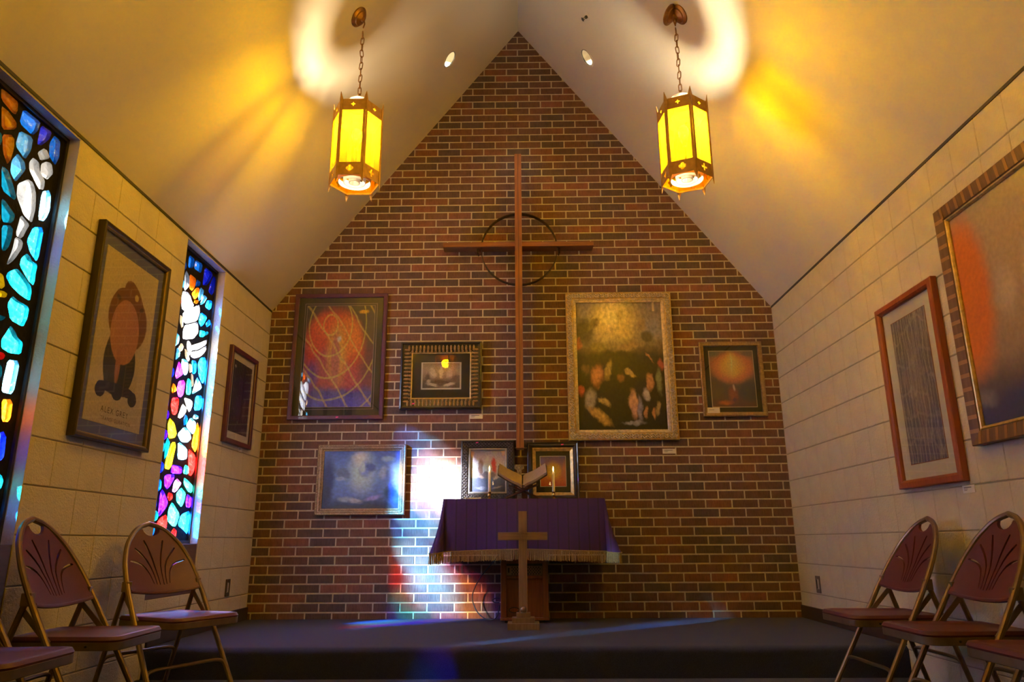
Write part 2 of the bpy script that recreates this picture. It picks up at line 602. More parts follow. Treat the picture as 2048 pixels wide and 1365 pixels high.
def block_mb(w, h, groove):
    """w along the wall, h up; face proud of the joint; scored in the middle"""
    d, e = 0.005, 0.0028
    us = [(-w/2, 0), (-w/2, d-0.002), (-w/2+e, d)]
    if groove: us += [(-0.0026, d), (-0.0006, d-0.002), (0.0006, d-0.002), (0.0026, d)]
    us += [(w/2-e, d), (w/2, d-0.002), (w/2, 0)]
    mb = MB()
    zs = [(-h/2, 0.0), (-h/2, 0.5), (-h/2+e, 1.0), (h/2-e, 1.0), (h/2, 0.5), (h/2, 0.0)]
    vs = []
    for z, s in zs:
        for u_, dd in us:
            vs.append((dd*s if s < 1 else dd, u_, z))
    n = len(us)
    fs = []
    for i in range(len(zs)-1):
        for k in range(n-1):
            fs.append((i*n+k, i*n+k+1, (i+1)*n+k+1, (i+1)*n+k))
    return mb.add(vs, fs)

def side_wall(s, name, label, yoff):
    # s = -1 left, +1 right
    mb = MB()
    ys = sorted({Y_END-0.1, 0.16} | {v for o in OPEN[s] for v in o[:2]})
    zs = sorted({FLOOR-0.05, 2.72} | {v for o in OPEN[s] for v in o[2:]})
    x0, x1 = sorted((s*(HW+0.005), s*(HW+0.22)))
    for i in range(len(ys)-1):
        for k in range(len(zs)-1):
            yc, zc = (ys[i]+ys[i+1])/2, (zs[k]+zs[k+1])/2
            if any(a < yc < b and c < zc < d for a, b, c, d in OPEN[s]): continue
            mb.box(x0, x1, ys[i], ys[i+1], zs[k], zs[k+1])
    w = tag(mb.build(name, M_JOINT), label, kind='structure')
    full_me = None
    jt, jv = 0.006, 0.0022
    r = -2
    while ROW0+r*BLK_H < EAVE-0.01:
        z0, z1 = max(ROW0+r*BLK_H, FLOOR), min(ROW0+(r+1)*BLK_H, EAVE)
        c = -1
        while True:
            y1 = yoff-(2*c+(r % 2))*PITCH_Y
            y0 = y1-2*PITCH_Y
            c += 1
            if y1 < Y_BLOCKS: break
            y1c = min(y1, 0.0)
            if y1c-y0 < 0.02: continue
            if z1 < 0.001 and y0 > STEP_Y: continue
            rects = [(y0+jv/2, y1c-(jv/2 if y1c == y1 else 0), z0+jt/2, z1-jt/2)]
            whole = y1c == y1 and z1-z0 > BLK_H-0.001
            for o in OPEN[s]:
                nr = []
                for q in rects: nr += rect_minus(q, o)
                if nr != rects: whole = False
                rects = nr
            for q in rects:
                a0, a1, b0, b1 = q
                if a1-a0 < 0.012 or b1-b0 < 0.012: continue
                if whole:
                    if full_me is None:
                        t_ = block_mb(2*PITCH_Y-jv, BLK_H-jt, True).build('block', M_BLOCK)
                        full_me = t_.data
                        bpy.data.objects.remove(t_)
                    ob = link('block', full_me, w)
                else:
                    ob = block_mb(a1-a0, b1-b0, False).build('block', M_BLOCK, w)
                ob.location = (s*(HW+0.005), (a0+a1)/2, (b0+b1)/2)
                if s > 0: ob.rotation_euler = (0, 0, PI)
        r += 1
    # the stretch behind the viewer, plain
    b = MB().box(*sorted((s*HW, s*(HW+0.005))), Y_END, Y_BLOCKS-0.01, FLOOR, EAVE).build('painted_face', M_BLOCK, w)
    # painted returns of the window openings
    for (a, b_, c_, d_) in OPEN[s]:
        t = 0.004
        m2 = MB()
        m2.box(-HW-0.21, -HW-0.001, b_-t, b_, 0.55, d_).box(-HW-0.21, -HW-0.001, a, a+t, 0.55, d_).box(-HW-0.21, -HW-0.001, a, b_, d_-t, d_)
        m2.build('window_return', M_BLOCK, w)
    return w

wall_left = side_wall(-1, 'wall_left', 'cream painted block wall with the stained glass windows', 0.06)
wall_right = side_wall(1, 'wall_right', 'cream painted block wall opposite the stained glass', 0.01)
tag(MB().box(-HW-0.2, HW+0.2, Y_END-0.1, Y_END, FLOOR, RIDGE+0.3).build('wall_front', M_BLOCK), 'plain painted wall at the far end of the room', kind='structure')
# added unseen slab outside the nearer window, placed only to block the low sun
tag(MB().box(-2.55, -2.45, -4.4, -3.14, FLOOR-0.3, 4.2).build('added_sun_blocker', M_MORTAR), 'added sun blocker, an unseen slab outside the nearer window', kind='structure')

# ------------------------------------------------------------------ ceiling with two recessed light openings
SL = math.hypot(HW, RIDGE-EAVE)
CAN_X, CAN_Y, CAN_R = 0.565, -0.60, 0.072
ct, st_ = HW/SL, (RIDGE-EAVE)/SL
def slope_pt(s):
    def to(a, b, c):   # a along the slope from the eave, b along y, c outward
        x = -HW+a*ct-c*st_
        z = EAVE+a*st_+c*ct
        return (s*-1*x*-1 if s < 0 else -x, b, z) if False else ((x if s < 0 else -x), b, z)
    return to
a_can = (HW-CAN_X)/ct
for s, nm, lab in ((-1, 'ceiling_left', 'cream sloping ceiling above the stained glass wall'), (1, 'ceiling_right', 'cream sloping ceiling above the plain block wall')):
    hole = [(a_can+CAN_R*math.cos(2*PI*k/40), CAN_Y+CAN_R*math.sin(2*PI*k/40)) for k in range(40)]
    mb = MB().fill([(-0.006, Y_END-0.1), (SL+0.05, Y_END-0.1), (SL+0.05, 0.05), (-0.006, 0.05)], [hole], 0.0, 0.05, slope_pt(s))
    tag(mb.build(nm, M_CEIL, recalc=True), lab, kind='structure')
    tag(MB().box(*sorted((s*(HW-0.004), s*(HW+0.01))), Y_END, 0.0, EAVE-0.012, EAVE+0.004).build('trim_1' if s < 0 else 'trim_2', M_SHADOWGAP), 'thin dark line where ceiling meets block wall', kind='structure')
    tag(MB().box(*sorted((s*(HW-0.012), s*(HW+0.003))), STEP_Y+0.01, -0.0, 0.0, 0.089, bev=0.003).build('baseboard_left' if s < 0 else 'baseboard_right', M_DARKBASE), 'dark brown baseboard on the platform', kind='structure')
# roof deck above the ceiling keeps daylight out
for s in (-1, 1):
    mb = MB().prism([(-0.3, Y_END-0.3), (SL+0.25, Y_END-0.3), (SL+0.25, 0.3), (-0.3, 0.3)], 0.32, 0.36, slope_pt(s))
    tag(mb.build('roof', M_SHADOWGAP, recalc=True), 'dark roof deck above the ceiling', kind='structure')

# ------------------------------------------------------------------ stained glass
GLASS_COL = {
 'am': (0.62, 0.25, 0.035), 'bl': (0.05, 0.42, 0.92), 'db': (0.04, 0.10, 0.75), 'lb': (0.38, 0.78, 1.0), 'cl': (0.80, 0.74, 0.68),
 'te': (0.045, 0.48, 0.56), 'ye': (1.0, 0.72, 0.05), 're': (0.95, 0.06, 0.05), 'or': (1.0, 0.36, 0.05), 'wh': (0.97, 0.97, 1.0),
 'ta': (0.66, 0.52, 0.38), 'pu': (0.50, 0.10, 0.62), 'gr': (0.08, 0.50, 0.40), 'vi': (0.16, 0.04, 0.80), 'pi': (0.62, 0.26, 0.58)}
GLASS_M = {k: glass_mat('slab_glass_'+k, v, trans={'wh': 0.88, 'lb': 0.76, 'bl': 0.74, 'db': 0.72, 'te': 0.70, 'gr': 0.6, 'vi': 0.6}.get(k, 0.42), var=0.04 if k == 'wh' else 0.35) for k, v in GLASS_COL.items()}
GLASS_NAMES = {}
# glass outlines: colour, then y,z in millimetres on the window plane
GLASS = {
 'w1': '''
am -3191,2376 -3135,2384 -3087,2379 -3079,2319 -3101,2309 -3178,2326
am -3171,2303 -3142,2303 -3073,2280 -3067,2254 -3145,2206
am -3137,2190 -3074,2224 -3062,2161 -3074,2079 -3113,2118
bl -3049,2367 -2933,2384 -2939,2326 -2967,2285 -3056,2292
db -2928,2363 -2853,2378 -2863,2328 -2903,2272 -2931,2265
lb -3046,2263 -2962,2279 -2961,2212 -2983,2157 -3055,2186
bl -2832,2367 -2791,2367 -2779,2277 -2792,2234 -2843,2256 -2854,2314
cl -2877,2278 -2835,2246 -2892,2204 -2919,2230
cl -2939,2194 -2909,2196 -2892,2152 -2841,2125 -2836,2088 -2872,2077 -2949,2128 -2957,2161
cl -2853,2222 -2822,2232 -2798,2185 -2827,2143 -2877,2144 -2884,2193
lb -3032,2162 -2988,2149 -2969,2116 -3013,2033 -3054,2061 -3058,2114
cl -2944,2086 -2909,2089 -2883,2050 -2867,1968 -2872,1909 -2932,1921 -2993,1980 -3001,2034
te -3107,2060 -3080,2066 -3027,2009 -2988,1956 -3082,1965
lb -2847,2074 -2795,2111 -2780,2011 -2799,1952 -2840,1942
te -3075,1936 -3021,1912 -2983,1895 -2988,1857 -3048,1836
cl -2949,1918 -2889,1899 -2908,1855 -2922,1812 -2958,1818
te -3045,1824 -2985,1848 -2981,1797 -2992,1732 -3018,1721
bl -2861,1896 -2797,1925 -2798,1838 -2799,1754 -2855,1782 -2885,1824
cl -2957,1811 -2909,1814 -2909,1780 -2940,1716 -2965,1679 -2977,1679 -2960,1747
te -2868,1772 -2837,1750 -2795,1749 -2798,1695 -2793,1647 -2828,1655 -2901,1701 -2899,1736
te -2910,1685 -2865,1668 -2808,1638 -2798,1619 -2799,1573 -2872,1581 -2931,1599 -2968,1625 -2960,1650
te -2909,1562 -2863,1552 -2797,1549 -2795,1496 -2812,1452 -2897,1459 -2931,1519
te -2889,1437 -2867,1427 -2840,1401 -2795,1386 -2796,1335 -2871,1323 -2919,1332 -2927,1366 -2909,1398
ye -3035,1626 -2993,1631 -2967,1580 -2976,1568 -3018,1562
ye -3016,1550 -2975,1563 -2945,1559 -2949,1539 -2967,1535 -3010,1526
re -2959,1310 -2910,1317 -2893,1305 -2902,1284 -2945,1282
te -3005,1460 -2947,1460 -2929,1462 -2943,1442 -2996,1420
lb -2868,1296 -2800,1306 -2801,1231 -2805,1158 -2872,1157 -2875,1203
or -2863,1127 -2802,1140 -2796,1044 -2840,1039
db -2875,983 -2807,1005 -2797,920 -2797,884 -2848,879
''',
 'w2': '''
bl -1413,2353 -1340,2356 -1341,2286 -1410,2265
bl -1318,2355 -1215,2368 -1217,2296 -1330,2292
db -1173,2363 -1039,2364 -1075,2296 -1122,2244 -1180,2231
db -1029,2348 -999,2354 -997,2263 -1015,2207 -1080,2216 -1071,2264
wh -1427,2244 -1379,2211 -1370,2147 -1410,2108 -1428,2110 -1442,2197
or -1376,2238 -1287,2238 -1289,2185 -1314,2137 -1361,2142
bl -1269,2236 -1220,2236 -1231,2201 -1278,2181
or -1270,2175 -1222,2196 -1231,2131 -1268,2093 -1321,2118
lb -1202,2206 -1156,2203 -1169,2136 -1208,2101 -1221,2144
lb -1141,2174 -1090,2173 -1144,2106 -1182,2085 -1169,2129
or -1268,2090 -1219,2111 -1228,2081 -1272,2070
bl -1081,2156 -1007,2176 -1025,2098 -1107,2099
wh -1435,2099 -1359,2113 -1312,2073 -1270,2053 -1275,2038 -1379,1980 -1430,1984 -1447,2053
wh -1267,2041 -1188,2090 -1170,2039 -1196,1971 -1347,1906 -1392,1911 -1405,1965
bl -1157,2046 -1057,2046 -1108,1969 -1132,1950 -1177,1971
bl -1020,2041 -1002,2006 -1045,1972 -1069,1990
wh -1359,1894 -1268,1928 -1185,1970 -1158,1903 -1218,1843 -1320,1811 -1368,1802 -1376,1857
te -1145,1925 -1060,1941 -1078,1892 -1140,1879
te -1046,1946 -1016,1945 -1039,1916 -1066,1908
wh -1011,1898 -1026,1855 -1139,1790 -1234,1760 -1250,1786 -1113,1844
wh -1015,1852 -1016,1817 -1090,1755 -1177,1720 -1233,1722 -1231,1749 -1118,1788
ta -1382,1772 -1351,1756 -1376,1712 -1413,1723
ta -1329,1752 -1298,1732 -1252,1694 -1256,1677 -1306,1697
cl -1285,1814 -1261,1796 -1236,1753 -1255,1715 -1297,1761 -1308,1799
ta -1441,1939 -1411,1933 -1391,1856 -1431,1893
lb -1429,1733 -1392,1707 -1397,1674 -1429,1645
pu -1385,1656 -1337,1623 -1310,1581 -1388,1536 -1412,1558
lb -1345,1679 -1275,1685 -1253,1633 -1260,1590 -1297,1582 -1347,1642
bl -1213,1700 -1148,1712 -1139,1626 -1184,1616
bl -1090,1744 -1009,1774 -996,1686 -993,1591 -1031,1588 -1090,1630 -1118,1699
ta -1248,1667 -1222,1674 -1200,1621 -1225,1615
ta -1203,1616 -1185,1616 -1158,1536 -1175,1533
pu -1355,1530 -1275,1556 -1276,1491 -1288,1440 -1339,1435 -1368,1479
gr -1241,1574 -1205,1578 -1171,1478 -1237,1469 -1246,1528
lb -1111,1615 -1055,1585 -1021,1550 -1156,1483 -1146,1516
or -1419,1508 -1371,1464 -1421,1438 -1435,1473
re -1414,1413 -1333,1433 -1331,1389 -1338,1319 -1389,1315 -1419,1365
cl -1264,1446 -1148,1451 -1138,1415 -1164,1364 -1201,1388
cl -1270,1406 -1216,1392 -1221,1354 -1272,1308 -1313,1309
bl -1098,1486 -1000,1509 -999,1410 -1102,1388
lb -1086,1370 -1026,1364 -1040,1340 -1106,1337
lb -1133,1341 -1061,1323 -1053,1277 -1077,1233 -1190,1273
ye -1414,1292 -1358,1270 -1306,1202 -1318,1181 -1399,1165 -1429,1239
lb -1202,1271 -1131,1245 -1092,1205 -1141,1174 -1230,1168 -1292,1206
or -1027,1329 -1004,1298 -1002,1155 -1014,1125 -1081,1162 -1065,1248
lb -1271,1168 -1139,1140 -1125,1072 -1181,1059 -1252,1059
ye -1352,1150 -1297,1157 -1320,1060 -1335,984 -1406,986 -1397,1051
te -1414,1177 -1386,1150 -1404,1055 -1422,1031 -1433,1121
re -1119,1142 -1012,1114 -991,1033 -1029,972 -1078,976
vi -1298,1020 -1174,1017 -1172,973 -1317,964 -1320,1002
gr -1143,1036 -1095,1032 -1086,977 -1156,978
vi -1367,953 -1269,964 -1270,934 -1336,864 -1383,887 -1396,939
pi -1227,943 -1163,920 -1230,854 -1273,858 -1266,913
gr -1134,959 -1003,917 -990,865 -1058,872 -1132,916
re -1319,851 -1275,847 -1270,816 -1296,799 -1326,821
gr -1156,893 -1092,866 -1099,810 -1125,769 -1204,804 -1216,851
vi -1397,868 -1313,794 -1331,756 -1396,705 -1419,722 -1422,840
vi -1064,858 -994,842 -985,773 -1060,774 -1077,813
gr -1257,801 -1135,729 -1168,652 -1220,654 -1294,685 -1295,753
bl -979,757 -973,697 -978,606 -1058,632 -1146,661 -1121,725
re -1312,722 -1301,680 -1297,632 -1393,634 -1418,670 -1379,701
''',
}
XG = -2.145
def chaikin(P):
    q = []
    for i in range(len(P)):
        a, b = P[i], P[(i+1)%len(P)]
        q += [(a[0]*.85+b[0]*.15, a[1]*.85+b[1]*.15), (a[0]*.15+b[0]*.85, a[1]*.15+b[1]*.85)]
    return q
def inside(P, x, y):
    r = False
    n = len(P)
    for i in range(n):
        (x1, y1), (x2, y2) = P[i], P[(i+1)%n]
        if (y1 > y) != (y2 > y) and x < (x2-x1)*(y-y1)/(y2-y1)+x1: r = not r
    return r

def window(n, key, ya, yb, za, zb, label, fillcols):
    root = bpy.data.objects.new('window_%d' % n, None)
    COL.objects.link(root)
    root.location = (XG, (ya+yb)/2, za)
    tag(root, label, kind='structure')
    oy, oz = (ya+yb)/2, za
    fr = 0.020
    lo_y, hi_y, lo_z, hi_z = ya+fr+0.006, yb-fr-0.004, za+fr+0.006, zb-fr-0.006
    pieces = []
    for line in GLASS[key].strip().splitlines():
        t = line.split()
        P = [tuple(float(v)/1000 for v in q.split(',')) for q in t[1:]]
        P = [(min(max(p[0], lo_y), hi_y), min(max(p[1], lo_z), hi_z)) for p in P]
        Q = []
        for p in P:
            if not Q or abs(p[0]-Q[-1][0])+abs(p[1]-Q[-1][1]) > 0.002: Q.append(p)
        if len(Q) < 3 or abs(area2(Q)) < 2e-4: continue
        if area2(Q) < 0: Q = Q[::-1]
        pieces.append((t[0], chaikin(Q)))
    # the parts of the window the photograph does not show go on in the same manner
    g = random.Random(40+n)
    z = lo_z+0.04
    while z < hi_z-0.03:
        y = lo_y+0.04
        while y < hi_y-0.03:
            cy, cz = y+g.uniform(-.012, .012), z+g.uniform(-.015, .015)
            ra, rz, k = g.uniform(.026, .036), g.uniform(.036, .052), g.randint(5, 7)
            a0 = g.uniform(0, 6)
            C = [(cy+ra*g.uniform(.8, 1)*math.cos(a0+2*PI*i/k), cz+rz*g.uniform(.8, 1)*math.sin(a0+2*PI*i/k)) for i in range(k)]
            B = [(cy+(p[0]-cy)*1.22, cz+(p[1]-cz)*1.22) for p in C]
            ok = all(lo_y < p[0] < hi_y and lo_z < p[1] < hi_z for p in C)
            for c, P in pieces:
                if not ok: break
                if any(inside(P, *p) for p in B) or any(inside(B, *p) for p in P): ok = False
            if ok: pieces.append((g.choice(fillcols), chaikin(C)))
            y += 0.02
        z += 0.024
    rel = lambda x: (lambda a, b, c: (c+x, a-oy, b-oz))
    MB().fill([(ya+0.004, za), (yb-0.004, za), (yb-0.004, zb-0.004), (ya+0.004, zb-0.004)], [p for c, p in pieces], -0.011, 0.008, rel(0)).build('dark_matrix', M_EPOXY, root, recalc=False)
    mb = MB()
    for (a, b, c, d) in ((ya+.002, ya+fr, za, zb-.003), (yb-fr, yb-.002, za, zb-.003), (ya+fr, yb-fr, za, za+fr), (ya+fr, yb-fr, zb-fr, zb-.003)):
        mb.box(-0.02, 0.020, a-oy, b-oy, c-oz, d-oz)
    mb.build('window_frame', M_BRONZEFRAME, root)
    for c, P in pieces:
        cy = sum(p[0] for p in P)/len(P); cz = sum(p[1] for p in P)/len(P)
        m = len(P)
        vs = []
        for x, s in ((-0.012, 1.0), (0.006, 1.0), (0.016, 0.80)):
            vs += [(x, (p[0]-cy)*s, (p[1]-cz)*s) for p in P]
        fs = [tuple(range(m))[::-1], tuple(range(2*m, 3*m))]
        for k in range(2):
            fs += [(k*m+i, k*m+(i+1)%m, (k+1)*m+(i+1)%m, (k+1)*m+i) for i in range(m)]
        o = MB().add(vs, fs).build('glass_piece', GLASS_M[c], root)
        o.location = (0, cy-oy, cz-oz)
    MB().box(-0.12, -XG-HW-0.004, ya-oy, yb-oy, 0.25-oz, -0.001, bev=0.003).build('sill_panel', M_BROWNWOOD, root)
    return root

window(1, 'w1', -3.335, -2.735, 0.55, 2.40, 'taller-looking stained glass window at the picture edge with teal and amber chunks', ['am', 'te', 'bl', 'te', 'lb', 'ye', 'db', 'vi'])
window(2, 'w2', -1.580, -0.975, 0.55, 2.40, 'stained glass window with a white sunlit burst between two framed prints', ['bl', 'lb', 'vi', 'te', 're', 'db'])

# ------------------------------------------------------------------ shared object materials
M_BRASS = mat('aged_bronze', (0.30, 0.155, 0.05), rough=0.42, metal=0.85, var=0.25, var_scale=25)
M_LANTERN = mat('lantern_brown_metal', (0.46, 0.265, 0.065), rough=0.5, metal=0.35, var=0.2, var_scale=30)
M_OPAL = glass_mat('opal_white', (0.92, 0.88, 0.80), trans=0.12, gloss=0.06, var=0.05)
M_AMBER = glass_mat('amber_seedy_pane', (1.0, 0.79, 0.012), trans=0.91, gloss=0.01, var=0.08, scale=55, scatter=(1.0, 0.90, 0.66))
M_RING = mat('white_baffle', (0.82, 0.76, 0.66), rough=0.4, var=0.03)
M_CANWHITE = mat('can_reflector', (0.82, 0.78, 0.66), rough=0.35, var=0.03)
M_BLACK = mat('black_metal', (0.015, 0.014, 0.013), rough=0.45, var=0.2)
M_CHROME = mat('dull_chrome', (0.35, 0.33, 0.31), rough=0.3, metal=0.9, var=0.1)
M_CARDW = mat('white_card', (0.78, 0.76, 0.74), rough=0.7, var=0.03)
M_GREYINK = mat('grey_ink', (0.22, 0.21, 0.22), rough=0.8, var=0.05)
M_PINK = mat('pink_sticker', (0.80, 0.06, 0.28), rough=0.6, var=0.05)
M_PANE = pane_mat('picture_glass')
M_OAK = wood('cross_redwood', (0.30, 0.115, 0.035), (0.17, 0.058, 0.02), axis=2)
M_OAKX = wood('cross_redwood_bar', (0.30, 0.115, 0.035), (0.17, 0.058, 0.02), axis=0)
M_CRATE = wood('cabinet_walnut', (0.235, 0.085, 0.028), (0.15, 0.048, 0.016), axis=2, rough=0.38)
M_FLOORX = wood('floor_cross_oak', (0.235, 0.150, 0.075), (0.155, 0.092, 0.045), axis=2, rough=0.5)

# ------------------------------------------------------------------ hanging lanterns
def spike_poly(w, z0, z1, t):
    return [(-w/2, z0), (0, z0-t), (w/2, z0), (w/2, z1), (0, z1+t), (-w/2, z1)]
def star(cx, cz, r, k=4, inner=0.42, rot=0.0):
    return [(cx+(r if i % 2 == 0 else r*inner)*math.cos(rot+PI*i/k), cz+(r if i % 2 == 0 else r*inner)*math.sin(rot+PI*i/k)) for i in range(2*k)]
def plus(cx, cz, r, w):
    return [(cx+a, cz+b) for a, b in ((-w, -r), (w, -r), (w, -w), (r, -w), (r, w), (w, w), (w, r), (-w, r), (-w, w), (-r, w), (-r, -w), (-w, -w))]
def quatrefoil(cx, cz, r):
    p = []
    for q in range(4):
        ca = q*PI/2
        for i in range(-4, 5):
            a = ca+i*R(28)
            p.append((cx+r*0.5*math.cos(ca)+r*0.48*math.cos(a), cz+r*0.5*math.sin(ca)+r*0.48*math.sin(a)))
    return p

LR = 0.150
LZ = (0.0, 0.080, 0.425, 0.500)
def make_lantern():
    root = thing('hanging_lantern', 'tmp', 'lantern')
    ap = LR*math.cos(PI/6)
    half = LR/2
    for k in range(6):
        ang = k*PI/3 - PI/2
        rot = Matrix.Rotation(ang+PI/2, 4, 'Z')
        def to(a, b, c, ap=ap, rot=rot):
            return tuple(rot @ Vector((a, -(ap+c), b)))
        # bands with pierced openings
        hole = quatrefoil(0, 0.042, 0.023) if k % 2 == 0 else plus(0, 0.042, 0.023, 0.0065)
        MB().fill([(-half, LZ[0]), (half, LZ[0]), (half, LZ[1]), (-half, LZ[1])], [hole], -0.002, 0.002, to).build('lower_band', M_LANTERN, root)
        MB().fill([(-half, LZ[2]), (half, LZ[2]), (half, LZ[3]), (-half, LZ[3])], [star(0, 0.465, 0.015)], -0.002, 0.002, to).build('upper_band', M_LANTERN, root)
        MB().prism([(-half+0.003, 0.010), (half-0.003, 0.010), (half-0.003, 0.495), (-half+0.003, 0.495)], -0.0065, -0.0045, to).build('amber_pane', M_AMBER, root)
        # corner post: two pointed strips folded over the corner
        mb = MB()
        mb.prism([(half-0.013, LZ[0]), (half+0.001, LZ[0]-0.045), (half+0.001, LZ[3]+0.05), (half-0.013, LZ[3])], 0.002, 0.005, to)
        rot2 = Matrix.Rotation(ang+PI/2+PI/3, 4, 'Z')
        mb.prism([(-half-0.001, LZ[0]-0.045), (-half+0.013, LZ[0]), (-half+0.013, LZ[3]), (-half-0.001, LZ[3]+0.05)], 0.002, 0.005,
                 lambda a, b, c: tuple(rot2 @ Vector((a, -(ap+c), b))))
        mb.build('corner_post', M_LANTERN, root, recalc=True)
    # louvre rings at the bottom, spider arms
    for r, h in ((0.030, 0.045), (0.062, 0.040), (0.094, 0.036)):
        MB().lathe([(r, 0.012), (r+0.003, 0.012), (r+0.005, 0.012+h), (r+0.002, 0.012+h), (r, 0.012)], 36).build('louvre_ring', M_RING, root, smooth=True)
    mb = MB()
    for k in range(3):
        a = k*PI/3
        mb.tube([(-0.125*math.cos(a), -0.125*math.sin(a), 0.05), (0.125*math.cos(a), 0.125*math.sin(a), 0.05)], 0.0028, 6)
    mb.build('louvre_spider', M_BLACK, root)
    # opal cap on three arms above, neck, loop
    MB().lathe([(0.001, 0.585), (0.036, 0.581), (0.060, 0.568), (0.076, 0.550), (0.084, 0.524), (0.080, 0.524), (0.072, 0.548), (0.056, 0.564), (0.001, 0.58)], 28).build('opal_cap', M_OPAL, root, smooth=True)
    mb = MB()
    for k in range(3):
        a = k*2*PI/3+0.3
        mb.tube([(0.13*math.cos(a), 0.13*math.sin(a), 0.49), (0.05*math.cos(a), 0.05*math.sin(a), 0.55), (0.0, 0.0, 0.60)], 0.003, 6)
    mb.lathe([(0.001, 0.622), (0.007, 0.62), (0.009, 0.605), (0.016, 0.598), (0.016, 0.585), (0.001, 0.582)], 14)
    mb.build('hanger_arms', M_BRASS, root, smooth=True)
    # bulb
    MB().lathe([(0.001, 0.375), (0.018, 0.370), (0.030, 0.35), (0.033, 0.325), (0.024, 0.29), (0.014, 0.26), (0.013, 0.235), (0.001, 0.235)], 20).build('bulb', M_OPAL, root, smooth=True)
    MB().tube([(0, 0, 0.24), (0, 0, 0.06)], 0.008, 10).build('bulb_stem', M_BRASS, root)
    # chain
    ring = []
    for i in range(16):
        a = 2*PI*i/16
        ring.append((0.0095*math.cos(a), 0, 0.0155*math.sin(a)+(0.012 if math.sin(a) > 0 else -0.012)))
    lk = MB().tube(ring, 0.0030, 6, closed=True).build('chain_link', M_BRASS, root, smooth=True)
    top = 1.215
    z = 0.640
    lk.location = (0, 0, z)
    i = 1
    while z < top-0.05:
        z += 0.0452
        o = lk.copy(); COL.objects.link(o); o.parent = root
        o.location = (0, 0, z); o.rotation_euler = (0, R(6 if i % 3 else -5), R(90 if i % 2 else 0)+R((i*37) % 23-11))
        i += 1
    # canopy, tilted with the ceiling (mirrored for the other slope by turning the lantern's own z)
    return root

lan = make_lantern()
LANTERNS = [(-0.985, -1.845, 2.612, 0.0, 'lantern hanging over the stained glass side of the room, quatrefoil toward us'),
            (0.997, -1.845, 2.606, R(-23), 'lantern hanging over the plain wall side of the room, cut cross toward us'),
            (-1.04, -4.10, 2.60, R(8), 'lantern nearer the entrance, seen only as a reflection in the sepia print'),
            (1.04, -4.10, 2.60, R(-12), 'lantern nearer the entrance on the plain wall side, outside the view')]
for i, (x, y, z, rz, lab) in enumerate(LANTERNS):
    o = lan if i == 0 else copy_tree(lan)
    o.location = (x, y, z)
    o.rotation_euler = (0, 0, rz)
    tag(o, lab, 'lantern', 'hexagonal amber lanterns')
    s = -1 if x < 0 else 1
    xc = x+s*0.034
    zc = RIDGE-SLOPE*abs(xc)
    nrm = Vector((s*-st_, 0, -ct))     # ceiling normal pointing into the room
    q = nrm.to_track_quat('Z', 'Y').to_matrix()
    inv = Matrix.Rotation(-rz, 3, 'Z')
    base = Vector((xc, y, zc))
    def place(a, b, c):
        return tuple(inv @ (base+q @ Vector((a, b, c))-Vector((x, y, z))))
    cp = MB().lathe([(0.066, 0.0), (0.067, 0.006), (0.058, 0.013), (0.050, 0.016), (0.047, 0.024), (0.030, 0.030), (0.016, 0.034), (0.012, 0.046), (0.001, 0.048)], 30, place).build('canopy', M_BRASS, o, smooth=True)
    tip = base+nrm*0.045
    hk = [inv @ (tip-Vector((x, y, z))+Vector(p)) for p in ((0, 0, 0.0), (-s*0.004, 0, -0.012), (-s*0.016*0.4, 0, -0.028))]
    hk.append(inv @ Vector((0, 0, zc-z-0.085)))
    MB().tube(hk, 0.0045, 8).build('chain_hook', M_BRASS, o, smooth=True)
    for ch in list(o.children):      # a link that would poke through the slope is not needed
        if ch.name.startswith('chain_link') and ch.location.z > zc-z-0.10:
            bpy.data.objects.remove(ch)
    pl = bpy.data.lights.new('lantern_light', 'POINT')
    pl.energy = LANTERN_W*(1.0 if y > -3 else 0.22)
    pl.color = LANTERN_COL
    pl.shadow_soft_size = 0.055
    lo = bpy.data.objects.new('lantern_light', pl)
    COL.objects.link(lo)
    lo.parent = o
    lo.location = (0, 0, 0.335)

